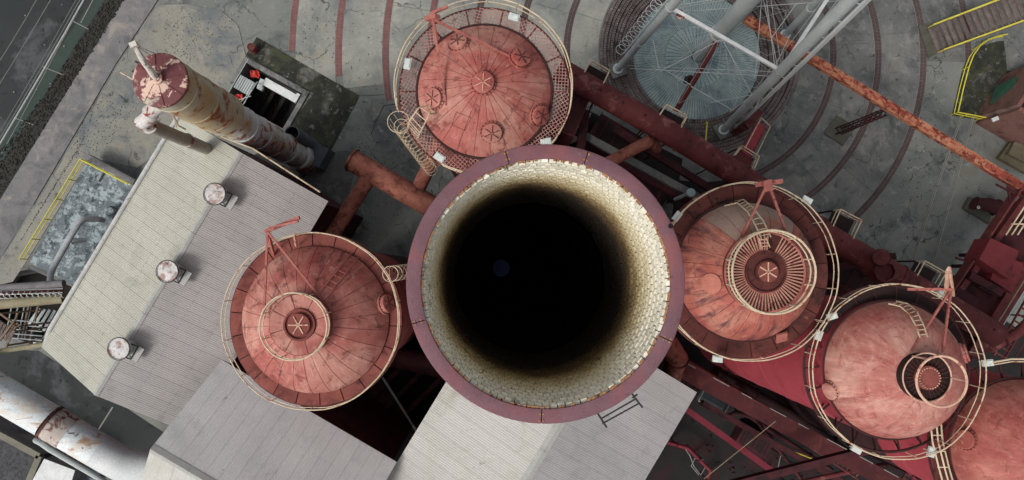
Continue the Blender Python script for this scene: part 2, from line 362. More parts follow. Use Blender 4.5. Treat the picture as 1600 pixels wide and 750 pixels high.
# ------------------------------------------------------------------ mesh helpers
class MB:
    def __init__(s):
        s.v, s.f = [], []
    def add(s, vs, fs):
        o = len(s.v)
        s.v += [tuple(x) for x in vs]
        s.f += [tuple(i + o for i in f) for f in fs]
        return s
    def box(s, c, size, rz=0, rot=None):
        m = rot if rot else Matrix.Rotation(rz, 3, 'Z')
        a, b, d = size[0] / 2, size[1] / 2, size[2] / 2
        vs = [Vector(c) + m @ Vector((x, y, z)) for x in (-a, a) for y in (-b, b) for z in (-d, d)]
        return s.add(vs, [(0, 1, 3, 2), (4, 6, 7, 5), (0, 4, 5, 1), (2, 3, 7, 6), (0, 2, 6, 4), (1, 5, 7, 3)])
    def beam(s, p, q, w, h, up=Vector((0, 0, 1))):
        p, q = Vector(p), Vector(q)
        d = (q - p).normalized()
        x = d.cross(up)
        if x.length < 1e-3: x = d.cross(Vector((1, 0, 0)))
        x.normalize(); y = x.cross(d)
        vs = [b + x * i * w / 2 + y * j * h / 2 for b in (p, q) for i, j in ((-1, -1), (1, -1), (1, 1), (-1, 1))]
        return s.add(vs, [(0, 1, 2, 3), (7, 6, 5, 4), (0, 4, 5, 1), (1, 5, 6, 2), (2, 6, 7, 3), (3, 7, 4, 0)])
    def prism(s, poly, z0, z1):
        n = len(poly)
        a = sum(poly[i][0] * poly[(i + 1) % n][1] - poly[(i + 1) % n][0] * poly[i][1] for i in range(n))
        if a < 0: poly = poly[::-1]
        vs = [(p[0], p[1], z0) for p in poly] + [(p[0], p[1], z1) for p in poly]
        return s.add(vs, [tuple(range(n - 1, -1, -1)), tuple(range(n, 2 * n))] + [(i, (i + 1) % n, n + (i + 1) % n, n + i) for i in range(n)])
    def tube(s, pts, r, n=12, closed=False, caps=True):
        """round tube through pts; r a number or one radius per point"""
        pts = [Vector(p) for p in pts]
        m = len(pts)
        rs = r if isinstance(r, (list, tuple)) else [r] * m
        vs, fs = [], []
        ref = None
        for i, p in enumerate(pts):
            a = pts[(i - 1) % m] if (closed or i) else p
            b = pts[(i + 1) % m] if (closed or i < m - 1) else p
            d1 = (p - a).normalized() if (p - a).length > 1e-9 else (b - p).normalized()
            d2 = (b - p).normalized() if (b - p).length > 1e-9 else d1
            d = (d1 + d2).normalized()
            if ref is None:
                ref = Vector((0, 0, 1)) if abs(d.z) < .9 else Vector((1, 0, 0))
            x = d.cross(ref).normalized(); y = x.cross(d).normalized()
            ref = y
            k = 1 / max(.5, d.dot(d1))
            for j in range(n):
                t = 2 * PI * j / n
                vs.append(p + (x * math.cos(t) * k + y * math.sin(t)) * rs[i] if k < 1.01 else p + (x * math.cos(t) + y * math.sin(t)) * rs[i])
        for i in range(m if closed else m - 1):
            i2 = (i + 1) % m
            for j in range(n):
                j2 = (j + 1) % n
                fs.append((i * n + j, i2 * n + j, i2 * n + j2, i * n + j2))
        if caps and not closed:
            fs.append(tuple(range(n)))
            fs.append(tuple((m - 1) * n + j for j in range(n - 1, -1, -1)))
        return s.add(vs, fs)
    def ring(s, c, R_, r, n=64, m=6, a0=0, a1=2 * PI, wob=0):
        closed = abs(a1 - a0 - 2 * PI) < 1e-6
        k = n if closed else n + 1
        pts = []
        for i in range(k):
            t = a0 + (a1 - a0) * i / n
            q = R_ + wob * (math.sin(3 * t + c[2]) + .7 * math.sin(7 * t + 2 * c[2]) + .5 * math.sin(17 * t))
            pts.append(Vector((c[0] + q * math.cos(t), c[1] + q * math.sin(t), c[2] + wob * math.sin(5 * t + 1))))
        return s.tube(pts, r, m, closed)
    def sector(s, c, r0, r1, a0, a1, z0, z1, n=4):
        """annular block"""
        full = abs(a1 - a0 - 2 * PI) < 1e-6
        k = n if full else n + 1
        vs = []
        for i in range(k):
            t = a0 + (a1 - a0) * i / n
            for rr, zz in ((r0, z0), (r1, z0), (r1, z1), (r0, z1)):
                vs.append((c[0] + rr * math.cos(t), c[1] + rr * math.sin(t), zz))
        fs = []
        for i in range(n):
            a, b = i * 4, ((i + 1) % k) * 4
            for j in range(4):
                j2 = (j + 1) % 4
                fs.append((a + j, a + j2, b + j2, b + j))
        if not full:
            fs.append((0, 3, 2, 1)); e = (k - 1) * 4
            fs.append((e, e + 1, e + 2, e + 3))
        return s.add(vs, fs)
    def revolve(s, c, prof, n=48, a0=0, a1=2 * PI):
        full = abs(a1 - a0 - 2 * PI) < 1e-6
        k = n if full else n + 1
        m = len(prof)
        vs = [(c[0] + r * math.cos(a0 + (a1 - a0) * i / n), c[1] + r * math.sin(a0 + (a1 - a0) * i / n), z) for i in range(k) for r, z in prof]
        fs = [(i * m + j, ((i + 1) % k) * m + j, ((i + 1) % k) * m + j + 1, i * m + j + 1) for i in range(n) for j in range(m - 1)]
        return s.add(vs, fs)
    def mesh(s, name, smooth=True):
        me = bpy.data.meshes.new(name)
        me.from_pydata(s.v, [], s.f)
        me.update()
        if smooth:
            me.polygons.foreach_set('use_smooth', [True] * len(me.polygons))
            me.set_sharp_from_angle(angle=R(35))
        return me
    def build(s, name, material, parent=None, kind=None, smooth=True):
        return link(s.mesh(name, smooth), name, material, parent, kind)

def link(me, name, material, parent=None, kind=None, basis=None):
    if isinstance(material, str): material = MT[material]
    if not me.materials:
        me.materials.append(material)
    o = bpy.data.objects.new(name, me)
    COL.objects.link(o)
    if basis: o.matrix_basis = basis
    if parent:
        o.parent = parent
        p = parent
        m = Matrix.Identity(4)
        chain = []
        while p:
            chain.append(p); p = p.parent
        for p in reversed(chain):
            m = m @ p.matrix_parent_inverse @ p.matrix_basis
        o.matrix_parent_inverse = m.inverted()
    if kind: o['kind'] = kind
    return o

def thing(name, label, cat, loc, group=None):
    o = bpy.data.objects.new(name, None)
    o.empty_display_size = .3
    COL.objects.link(o)
    o.location = loc
    o['label'] = label
    o['category'] = cat
    if group: o['group'] = group
    return o

def tag(o, label, cat, group=None):
    o['label'] = label
    o['category'] = cat
    if group: o['group'] = group
    return o

def sheet(name, pix, z, material, kind='structure', thick=.05, parent=None):
    pts = [P(x, y, z) for x, y in pix]
    b = MB()
    b.prism([(p.x, p.y) for p in pts], z - thick, z)
    return b.build(name, material, parent, kind, smooth=False)

def pt(c, r, a, z):
    return Vector((c[0] + r * math.cos(a), c[1] + r * math.sin(a), z))

# ------------------------------------------------------------------ the ground, with its sunken places cut out
PC = P(1094, 82)                       # centre of the round plaza (and of the water tower)
U = (P(485, 145) - P(384, 89)).normalized()
V = Vector((U.y, -U.x, 0))             # towards the bottom of the picture
if V.y > 0: V = -V
P0 = P(384, 89)
PITL, PITW = 116 * HC / F, 78 * HC / F
pit = [P0, P0 + U * PITL, P0 + U * PITL + V * PITW, P0 + V * PITW]
spit = [P(46, 417), P(118, 447), P(60, 545), P(-60, 500), P(-10, 430)]   # sunken bay left of the long shed
RA = 160 * HC / F
circ = [pt(PC, RA, 2 * PI * i / 96, 0) for i in range(96)]
def ground_mesh():
    vs = [Vector((x, y)) for x, y in ((-400, -400), (400, -400), (400, 400), (-400, 400))]
    es = [(0, 1), (1, 2), (2, 3), (3, 0)]
    holes = []
    for h in (pit, spit, circ):
        o = len(vs); vs += [Vector((p.x, p.y)) for p in h]
        es += [(o + i, o + (i + 1) % len(h)) for i in range(len(h))]
        holes.append([(p.x, p.y) for p in h])
    ov, oe, of, *_ = geometry.delaunay_2d_cdt(vs, es, [], 0, 1e-5)
    def inside(p, poly):
        c = False; n = len(poly)
        for i in range(n):
            a, b = poly[i], poly[(i + 1) % n]
            if (a[1] > p[1]) != (b[1] > p[1]) and p[0] < (b[0] - a[0]) * (p[1] - a[1]) / (b[1] - a[1]) + a[0]:
                c = not c
        return c
    fs = []
    for f in of:
        m = sum((ov[i] for i in f), Vector((0, 0))) / len(f)
        if not any(inside(m, h) for h in holes):
            a = (ov[f[1]] - ov[f[0]]).cross(ov[f[2]] - ov[f[0]])
            fs.append(tuple(f) if a > 0 else tuple(f[::-1]))
    b = MB(); b.add([(v.x, v.y, 0) for v in ov], fs)
    return b
ground_mesh().build('ground', 'concrete', None, 'structure', smooth=False)

# left: road, green parking strip, dirt verge, path and stained yard
sheet('road', [(-900, -300), (330, -300), (150, -8), (0, 212), (-60, 300), (-900, 1500)], .012, 'asphalt')
sheet('parking_strip', [(330, -300), (365, -300), (168, -8), (8, 245), (-70, 372), (-420, 900), (-480, 900), (-60, 300), (0, 212), (150, -8)], .016, 'green_asphalt')
sheet('dirt_verge', [(365, -300), (395, -300), (198, -8), (0, 312), (-400, 960), (-420, 900), (-70, 372), (8, 245), (168, -8)], .02, 'verge')
sheet('path', [(395, -300), (440, -300), (252, -8), (180, 102), (52, 320), (-40, 470), (-300, 900), (-400, 960), (0, 312), (198, -8)], .024, 'path')
sheet('stained_yard', [(246, 8), (290, 6), (345, 16), (372, 40), (384, 88), (348, 155), (300, 200), (215, 262), (140, 248), (40, 410), (20, 440), (-30, 452), (56, 322), (182, 106)], .044, 'ochre_slab')
sheet('mossy_slab', [(401, 58), (562, 150), (516, 236), (470, 282), (447, 203), (490, 146), (384, 86)], .048, 'moss')
sheet('shade_yard', [(516, 236), (560, 236), (540, 330), (500, 380), (440, 330), (470, 282)], .014, 'slab_dark')  # shade between shed and stove put into a darker slab colour
sheet('side_alley', [(60, 548), (300, 705), (240, 760), (-60, 600), (-60, 545)], .02, 'asphalt')
sheet('furnace_floor', [(880, 178), (905, 165), (1440, 440), (1500, 455), (1600, 520), (1900, 700), (1900, 1100), (250, 1100), (250, 760), (330, 700), (560, 560),
                        (600, 450), (640, 400), (760, 250)], .02, 'soot')  # near-black sheet over the ground around the stoves

# verge rubble: small stones and litter
def rubble(name, quads, n, s0, s1, m):
    b = MB()
    for _ in range(n):
        q = random.choice(quads); u, v = random.random(), random.random()
        px = (q[0][0] * (1 - u) + q[1][0] * u) * (1 - v) + (q[3][0] * (1 - u) + q[2][0] * u) * v
        py = (q[0][1] * (1 - u) + q[1][1] * u) * (1 - v) + (q[3][1] * (1 - u) + q[2][1] * u) * v
        p = P(px, py, .03); s_ = random.uniform(s0, s1)
        rot = Matrix.Rotation(random.random() * 6, 3, 'Z') @ Matrix.Rotation(random.random(), 3, 'X')
        b.box((p.x, p.y, .03 + s_ * .25), (s_, s_ * random.uniform(.5, .9), s_ * .6), rot=rot)
    return b.build(name, m, None, 'stuff', smooth=False)
tag(rubble('rubble', [((165, 0), (196, 0), (100, 150), (68, 150)), ((68, 150), (100, 150), (0, 310), (-20, 260))], 1400, .03, .13, 'verge'),
    'dark rubble and dead leaves strewn along the verge beside the road', 'rubble')
tag(rubble('litter', [((10, 0), (190, 0), (60, 200), (-60, 200)), ((160, 60), (340, 60), (200, 240), (60, 300))], 26, .05, .14, 'mortar'),
    'scattered pale scraps of litter on the road and yard', 'litter')
tag(rubble('yard_grit', [((150, 150), (220, 160), (160, 240), (100, 250)), ((260, 20), (380, 20), (330, 90), (250, 90)), ((30, 380), (60, 330), (140, 200), (120, 240))], 900, .02, .075, 'rubble_grey'),
    'dark grit gathered in patches on the stained concrete yard', 'grit')
tag(rubble('floor_debris', [((1080, 640), (1300, 740), (1200, 760), (1060, 720)), ((620, 560), (690, 600), (640, 700), (600, 640))], 130, .06, .22, 'soot_steel'),
    'loose dark debris on the furnace floor', 'debris')

tag(rubble('gravel_scatter', [((1200, 100), (1440, 60), (1430, 300), (1250, 320)), ((460, 10), (640, 10), (600, 150), (470, 70)), ((560, 200), (640, 230), (640, 350), (560, 340)), ((1440, 100), (1480, 100), (1440, 420), (1400, 400))], 500, .02, .09, 'rubble_grey'),
    'small dark stones scattered over the plaza slabs', 'gravel')
# round plaza: concrete slabs between curved brick bands
BR = [212, 284, 356, 428, 498, 572, 645]
SPX = HC / F
def ang(px, py):
    p = P(px, py); return math.atan2(p.y - PC.y, p.x - PC.x)
pl = thing('plaza_paving', 'curved concrete slabs of the round plaza laid between brick bands', 'paving', PC)
pl['kind'] = 'structure'
del pl['category']
RING = [(162, 212, -100, 195), (212, 284, -75, 190), (284, 356, -62, 186), (356, 428, -2, 186), (428, 498, 30, 189), (498, 572, 60, 186), (572, 645, 90, 185.2)]
for i, (ra, rb, a0, a1) in enumerate(RING):
    r0 = ra * SPX + (.29 if i else .02); r1 = rb * SPX - .29
    step = [34, 26, 22, 20, 18, 16, 14][i]
    n = max(1, round((a1 - a0) / step)); st = R(a1 - a0) / n
    b = MB(); b.sector((0, 0), r0, r1, .018 / r0, st - .018 / r0, -.1, .036, 10)
    me = b.mesh('paving_slab', False)
    for k in range(n):
        t = R(a0) + k * st
        right = math.cos(t + st / 2) > .1  # right half coloured darker, standing in for cloud shade and vignetting
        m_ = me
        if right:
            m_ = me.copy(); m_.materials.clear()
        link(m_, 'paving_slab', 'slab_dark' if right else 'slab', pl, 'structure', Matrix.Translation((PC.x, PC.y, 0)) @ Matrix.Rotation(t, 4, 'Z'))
for i, rp in enumerate(BR):
    a0, a1 = [(-78, 195), (-62, 190), (-58, 186), (-2, 186), (30, 189), (60, 184), (90, 180)][i]
    r = rp * SPX
    for part, (s0, s1) in enumerate(((a0, 90), (90, a1))):
        if s1 - s0 < 1: continue
        b = MB()
        n = int(R(s1 - s0) * r / .115)
        for k in range(n):
            t = R(s0) + R(s1 - s0) * (k + .5) / n
            for rr in (r - .135, r + .135):
                b.box((PC.x + rr * math.cos(t), PC.y + rr * math.sin(t), .02 + random.uniform(-.004, .004)), (.25, .095, .06), t)
        o = b.build('brick_band', 'brick_pave_red' if (part and rp > 400) else 'brick_pave', pl, 'stuff', smooth=False)
        b = MB(); b.sector(PC, r - .285, r + .285, R(s0), R(s1), -.05, .034, 60)
        b.build('band_mortar', 'mortar', pl, 'stuff', smooth=False)
# sunken brick steps round the disc under the water tower
amp = thing('amphitheatre_steps', 'rings of dark brick steps round the disc below the water tower', 'steps', PC)
amp['kind'] = 'structure'; del amp['category']
NT = 5
rin = 103 * SPX
for k in range(NT):
    r1 = RA - (RA - rin) * k / NT; r0 = RA - (RA - rin) * (k + 1) / NT
    z = -.02 - .21 * k
    b = MB(); b.sector(PC, r0 + .01, r1 + .02, 0, 2 * PI, z - .35, z - .03, 96)
    b.build('step_core', 'step_gap', amp, 'structure', smooth=False)
    b = MB()
    rows = 2
    for q in range(rows):
        rc = r0 + (r1 - r0) * (q + .5) / rows; wd = (r1 - r0) / rows * .80
        n = int(2 * PI * rc / (.13 if q else .20))
        for j in range(n):
            t = 2 * PI * (j + .5 * q) / n
            b.box((PC.x + rc * math.cos(t), PC.y + rc * math.sin(t), z - .02 + random.uniform(-.012, .012)), (wd, 2 * PI * rc / n * (.86 if q else .74), .09), t)
    b.build('step_bricks', 'brick_step', amp, 'stuff', smooth=False)
b = MB(); b.sector(PC, .05, rin + .1, 0, 2 * PI, -1.3, -1.09, 96); b.build('disc_bed', 'disc_gap', amp, 'structure', smooth=False)
b = MB()
for rr0, rr1, nd in ((.45, 2.6, 44), (2.62, rin + .08, 132)):
    for k in range(nd):
        t0, t1 = 2 * PI * k / nd, 2 * PI * (k + 1) / nd
        zz = -1.04 + random.uniform(-.012, .012)
        g0, g1 = .012 / rr0, .020 / rr1
        q = [(rr0, t0 + g0), (rr1, t0 + g1), (rr1, t1 - g1), (rr0, t1 - g0)]
        b.add([(PC.x + r_ * math.cos(t_), PC.y + r_ * math.sin(t_), z_) for z_ in (zz, -1.09) for r_, t_ in q], [(0, 1, 2, 3), (0, 4, 5, 1), (1, 5, 6, 2), (2, 6, 7, 3), (3, 7, 4, 0)])
b.build('radial_boards', 'disc', amp, 'stuff', smooth=False)

# painted lines, kerbs and joints on the ground
def line(name, pts, wpx, z, m, label=None, cat=None, h=.006):
    b = MB()
    pp = [P(x, y, z) for x, y in pts]
    for p, q in zip(pp, pp[1:]):
        b.beam(p, q, wpx * SPX, h)
    o = b.build(name, m, None, 'structure', smooth=False)
    return o
for pts in ([(112, 32), (139, 46)], [(66, 104), (99, 117)], [(22, 184), (52, 195)]):
    line('bay_line', pts, 1.1, .026, 'mortar')
line('bay_line', [(145, 0), (126, 36)], 1.2, .026, 'mortar')
line('lane_line', [(131, 0), (22, 204), (-20, 280)], .7, .026, 'mortar')
line('yard_joint', [(252, -8), (180, 102), (52, 320)], 1.2, .034, 'verge')
line('yard_joint', [(600, 165), (588, 188), (580, 210)], 1.0, .01, 'verge')
line('yard_joint', [(600, 165), (640, 160)], 1.2, .012, 'verge')
line('yard_joint', [(562, 150), (600, 148)], .8, .012, 'verge')
line('alley_line', [(176, 636), (152, 674)], 2, .03, 'mortar')
line('slab_edge', [(562, 150), (400, 60)], 1.2, .03, 'verge')
# rails set flush in the yard to the right
tr = thing('rail_track', 'pair of pale worn rails set flush in the concrete yard', 'rails', P(1465, 320))
for pts in ([(1503, 185), (1462, 300), (1424, 420)], [(1522, 182), (1490, 300), (1454, 430)]):
    b = MB()
    pp = [P(x, y, .05) for x, y in pts]
    for p, q in zip(pp, pp[1:]):
        b.beam(p, q, .07, .03)
        d = (q - p).normalized(); s = Vector((d.y, -d.x, 0))
        b.beam(p + s * .13 - Vector((0, 0, .01)), q + s * .13 - Vector((0, 0, .01)), .05, .02)
    b.build('rail', 'mortar', tr)
for k in range(7):
    u = k / 6
    a = P(1503 - 79 * u, 190 + 225 * u, .04); c = P(1522 - 68 * u, 190 + 225 * u, .04)

# ------------------------------------------------------------------ chimney
CH = P(853, 442, 38)
def chimney():
    t = thing('brick_chimney', 'huge round chimney with mauve rim and pale brick lining fading to black', 'chimney', (CH.x, CH.y, 0))
    RO, RI, Z = 3.575, 3.26, 38.0
    cuts = [R(a) for a in (-92, -25, 72, 107, 197)]
    cuts = sorted(c % (2 * PI) for c in cuts)
    for i, a in enumerate(cuts):
        a2 = cuts[(i + 1) % len(cuts)]
        if a2 < a: a2 += 2 * PI
        g = .0035
        n = max(6, int((a2 - a) / .05))
        b = MB()
        prof = [(RI - .06, Z - .12), (RI - .06, Z - .006), (RI - .045, Z), (RO - .05, Z), (RO - .015, Z - .015), (RO, Z - .05), (RO, Z - .30), (RO - .12, Z - .34)]
        b.revolve(CH, prof, n, a + g, a2 - g)
        k = len(prof)
        b.f.append(tuple(range(k))); b.f.append(tuple(n * k + j for j in range(k - 1, -1, -1)))
        b.build('rim_segment', 'rim', t)
    bm = MB(); bm.revolve((0, 0), [(.028, 0), (.028, .016), (.001, .02)], 6); bm = bm.mesh('rim_bolt')
    for a in cuts:
        for da_, rr_ in ((-.012, RI + .06), (.012, RI + .06), (-.012, RO - .09), (.012, RO - .09)):
            link(bm, 'rim_bolt', 'rust_edge', t, None, Matrix.Translation(pt(CH, rr_, a + da_, Z)))
    b = MB(); b.sector(CH, RI - .02, RO - .03, 0, 2 * PI, Z - .3, Z - .02, 96)
    b.build('rim_core', 'black_soot', t)
    # outer shell, narrowing a little upwards under the rim
    b = MB(); b.revolve(CH, [(3.45, Z - .3), (3.45, 30), (3.6, 0)], 72)
    b.build('shell', 'maroon', t)
    # lining: joints behind, bricks in front
    RB = RI - .13
    b = MB(); b.revolve(CH, [(RI, Z - .12), (RI, 24), (RI - .05, .05)][::-1], 96)
    b.build('lining_backing', 'lining_joint', t)
    nb, hgt = 100, .43
    # ragged rusty edge of bedding mortar under the rim
    b = MB()
    for j in range(180):
        if random.random() < .7:
            a = 2 * PI * j / 180 + random.uniform(-.01, .01)
            p = pt(CH, RI - .075, a, Z - .075)
            b.box(p, (.06 + random.random() * .05, random.uniform(.06, .13), .05), a)
    b.build('bedding_mortar', 'rust_edge', t, 'stuff', smooth=False)
    me = MB()
    wdt = 2 * PI * RI / nb
    rot0 = Matrix.Rotation(0, 3, 'Z')
    def brick_mb(w_, h_, dep):
        b = MB(); c = .006
        b.v = [(RI, -w_ / 2, -h_ / 2), (RI, w_ / 2, -h_ / 2), (RI, w_ / 2, h_ / 2), (RI, -w_ / 2, h_ / 2),
               (RB - dep, -w_ / 2 + c, -h_ / 2 + c), (RB - dep, w_ / 2 - c, -h_ / 2 + c), (RB - dep, w_ / 2 - c, h_ / 2 - c), (RB - dep, -w_ / 2 + c, h_ / 2 - c)]
        b.f = [(4, 7, 6, 5), (0, 4, 5, 1), (1, 5, 6, 2), (2, 6, 7, 3), (3, 7, 4, 0)]
        return b
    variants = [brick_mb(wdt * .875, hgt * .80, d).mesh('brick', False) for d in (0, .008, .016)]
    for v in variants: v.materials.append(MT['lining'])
    cnt = 0
    stuff = MB()
    z = Z - .13
    for c in range(26):
        zz = z - hgt / 2 - c * hgt - .05 * sum(1 for q_ in (3, 4, 8, 13) if c >= q_)
        ph_ = .5 * (c % 2) + random.uniform(-.12, .12)
        for j in range(nb):
            if c == 0 and random.random() < .05: continue
            if random.random() < .006: continue
            a = 2 * PI * (j + ph_) / nb + random.uniform(-.0025, .0025)
            M_ = Matrix.Translation((CH.x, CH.y, zz + random.uniform(-.008, .008))) @ Matrix.Rotation(a, 4, 'Z')
            if cnt < 300:
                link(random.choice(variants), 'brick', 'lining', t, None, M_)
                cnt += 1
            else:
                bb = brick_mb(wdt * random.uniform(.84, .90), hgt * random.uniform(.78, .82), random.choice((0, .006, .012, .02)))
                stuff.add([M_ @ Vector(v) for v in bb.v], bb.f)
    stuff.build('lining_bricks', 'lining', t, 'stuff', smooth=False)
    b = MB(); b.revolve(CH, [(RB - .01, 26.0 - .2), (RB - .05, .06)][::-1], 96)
    b.build('sooty_flue', 'black_soot', t)  # sooty, and near-black to paint the deep shade of the shaft
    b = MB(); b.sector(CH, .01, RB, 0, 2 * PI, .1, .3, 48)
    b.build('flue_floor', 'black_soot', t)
    pd = P(783, 419, .31)
    b = MB(); b.sector(pd, .01, .68, 0, 2 * PI, .29, .31, 32)
    b.build('rain_puddle', 'water', t)
    hp = P(1048, 353, 38.0)
    b = MB(); b.sector(hp, .005, .065, 0, 2 * PI, 37.98, 38.004, 16)
    b.build('bolt_hole', 'black_soot', t)
    # ladder bracket hanging off the rim
    z = 37.2
    b = MB()
    def q(x, y, z_=z): return P(x, y, z_)
    b.tube([q(938, 655), q(992, 624)], .022, 6)
    b.tube([q(941, 662), q(999, 630)], .022, 6)
    b.build('bracket_rail', 'black_steel', t)
    for a_, c_ in (((930, 640), (948, 668)), ((985, 612), (1004, 637)), ((988, 622), (996, 616))):
        b = MB(); b.tube([q(*a_), q(*c_)], .026, 6); b.build('bracket_arm', 'black_steel', t)
    return t
chimney()

# ------------------------------------------------------------------ hot blast stoves
def cyl(c, r, z0, z1, n=24, rot=None):
    b = MB(); b.revolve(c, [(.001, z0), (r, z0), (r, z1), (.001, z1)], n); return b

def lampbox(root, x, y, z, a, s=1.0):
    p = P(x, y, z)
    b = MB()
    b.box(p, (.50 * s, .32 * s, .16 * s), a)
    b.box(p + Vector((0, 0, .10 * s)), (.40 * s, .22 * s, .05 * s), a)
    o = b.build('floodlight', 'lampbox', root, smooth=False)
    b = MB(); b.tube([p - Vector((0, 0, .05)), p - Vector((0, 0, .6))], .03, 6)
    b.build('bracket', 'cream', o)

def rail_ring(root, c, r, z, posts, m='cream', rr=.035, a0=0, a1=2 * PI, mid=.5, name='guard_rail', n=72, top_extra=0):
    b = MB(); b.ring((c.x, c.y, z + top_extra), r, rr * 1.15, n, 6, a0, a1, .014 * min(1, r / 3))
    b.build(name, m, root)
    if mid:
        b = MB(); b.ring((c.x, c.y, z - mid), r, rr * .8, n, 6, a0, a1, .022 * min(1, r / 3))
        b.build('mid_rail', m, root)
    for k in range(posts):
        a = a0 + (a1 - a0) * (k + .5) / posts
        b = MB(); b.tube([pt(c, r, a, z - 1.05), pt(c, r, a, z)], rr * .8, 6)
        b.build('rail_post', m, root)

def spokes(c, n, r0, r1, wdt, z, h=.03, ph=0):
    b = MB()
    for k in range(n):
        a = 2 * PI * k / n + ph
        b.beam(pt(c, r0, a, z), pt(c, r1, a, z), wdt, h)
    return b

def davit(root, foot, top, arms, r=.05, m='red_steel', name='davit_leg'):
    for a in arms:
        b = MB(); b.beam(a, top, r * 2, r * 2); b.build(name, m, root)

def ladder(root, pts, half, m='cream', rungs=None, rr=.03, side=None, name='ladder'):
    """pts: list of (left, right) point pairs"""
    L = [Vector(a) for a, _ in pts]; Rr = [Vector(c) for _, c in pts]
    b = MB(); b.tube(L, rr, 6); o = b.build(name, m, root)
    b = MB(); b.tube(Rr, rr, 6); b.build('stile', m, o)
    tot = sum((L[i + 1] - L[i]).length for i in range(len(L) - 1))
    n = rungs or int(tot / .35)
    for k in range(n):
        t = (k + .5) / n * tot; i = 0
        while i < len(L) - 2 and t > (L[i + 1] - L[i]).length:
            t -= (L[i + 1] - L[i]).length; i += 1
        f = t / (L[i + 1] - L[i]).length
        b = MB(); b.tube([L[i].lerp(L[i + 1], f), Rr[i].lerp(Rr[i + 1], f)], rr * .7, 5)
        b.build('rung', m, o)
    return o

class Dome:
    def __init__(s, root, c, rad, rise, z, m, ng=24, seam='deck_red', r_in=0.1, g=.010, special=None):
        s.c, s.rad, s.z, s.rise = c, rad, z, rise
        s.S = (rad * rad + rise * rise) / (2 * rise)
        s.zc = z + rise - s.S
        prof = [(rad * math.sin(PI / 2 * i / 14) * 1.0, 0) for i in range(15)]
        prof = [(r, s.h(r) - .06) for r, _ in prof]
        b = MB(); b.revolve(c, prof[::-1], 64); b.build('dome_lining', seam, root)
        b = MB(); m_ = 10; na = max(3, 72 // ng)
        vs = []
        for lay in (0, 1):
            for i in range(m_ + 1):
                r = r_in + (rad - r_in) * math.sin(PI / 2 * i / m_)
                da = min(.4 * 2 * PI / ng, g / max(r, .05))
                for j in range(na + 1):
                    t = da + (2 * PI / ng - 2 * da) * j / na
                    vs.append((r * math.cos(t), r * math.sin(t), s.h(r) - z - (.07 if lay else 0)))
        k_ = na + 1; q = (m_ + 1) * k_
        fs = [(i * k_ + j, (i + 1) * k_ + j, (i + 1) * k_ + j + 1, i * k_ + j + 1) for i in range(m_) for j in range(na)]
        fs += [(i * k_, q + i * k_, q + (i + 1) * k_, (i + 1) * k_) for i in range(m_)]
        fs += [(i * k_ + na, (i + 1) * k_ + na, q + (i + 1) * k_ + na, q + i * k_ + na) for i in range(m_)]
        b.add(vs, fs)
        me = b.mesh('dome_plate')
        for k in range(ng):
            mm, mt = me, m
            if special and k in special:
                mm = me.copy(); mm.materials.clear(); mt = special[k]
            link(mm, 'dome_plate', mt, root, None, Matrix.Translation((c.x, c.y, z + random.uniform(-.006, .006))) @ Matrix.Rotation(2 * PI * k / ng + .1, 4, 'Z'))
    def h(s, r):
        return s.zc + math.sqrt(max(0, s.S * s.S - r * r))
    def hit(s, x, y):
        d = (P(x, y, 0) - CAM).normalized()
        o = CAM - Vector((s.c.x, s.c.y, s.zc))
        bq = o.dot(d); cq = o.dot(o) - s.S * s.S
        disc = bq * bq - cq
        if disc < 0: disc = 0
        p = CAM + d * (-bq - math.sqrt(disc))
        n = (p - Vector((s.c.x, s.c.y, s.zc))).normalized()
        return p, n

def manhole(root, dome, x, y, r, m, sp='cream_pink', hgt=.16, spk=True, ph=0):
    p, n = dome.hit(x, y)
    M_ = Matrix.Translation(p) @ n.to_track_quat('Z', 'Y').to_matrix().to_4x4() @ Matrix.Rotation(ph, 4, 'Z')
    b = MB(); b.revolve((0, 0), [(r * 1.16, -.25), (r * 1.16, .05), (r * 1.04, .05), (r * 1.04, .03), (r * 1.0, .03), (r, hgt), (r * .94, hgt + .02), (.001, hgt + .03)], 28)
    o = link(b.mesh('manhole'), 'manhole', m, root, None, M_)
    # bolts round the flange
    b = MB()
    for k in range(18):
        a = 2 * PI * k / 18
        b.box((r * 1.10 * math.cos(a), r * 1.10 * math.sin(a), .07), (.045, .045, .04), a)
    link(b.mesh('bolts'), 'bolts', 'deck_dark', o, 'stuff', M_)
    if spk:
        b = spokes(Vector((0, 0, 0)), 6, .04, r * .82, .03, hgt + .045, .03)
        link(b.mesh('spokes'), 'spokes', sp, o, None, M_)
    return o

def stove_shell(root, c, rad, z, m, split=0):
    if split:
        b = MB(); b.revolve(c, [(rad, 0), (rad, split)], 64); b.build('lower_shell', 'shell_sooty', root)  # darker colour below the split height
    b = MB(); b.revolve(c, [(rad, split), (rad, z - .05), (rad - .3, z - .04)], 64)
    for zz in range(max(4, int(split) + 2), int(z) - 3, 5):
        b.ring((c.x, c.y, zz), rad + .005, .02, 64, 4)
    b.build('shell', m, root)

def deck_plates(root, c, r0, r1, z, n, m, ph=0, th=.05, gap=.025):
    b = MB(); b.sector((0, 0), r0, r1, gap / r1, 2 * PI / n - gap / r1, -th, 0, 5)
    me = b.mesh('deck_plate', False)
    for k in range(n):
        link(me, 'deck_plate', m, root, None, Matrix.Translation((c.x, c.y, z + random.uniform(-.01, .01))) @ Matrix.Rotation(ph + 2 * PI * k / n, 4, 'Z'))
    b = MB(); b.ring((c.x, c.y, z - .12), r1 + .02, .06, 72, 4); b.build('deck_edge', 'deck_dark', root)
    b = spokes(c, n, r0 - .3, r1, .08, z - .14, .14, ph); b.build('deck_brackets', 'dark_steel', root, 'stuff')

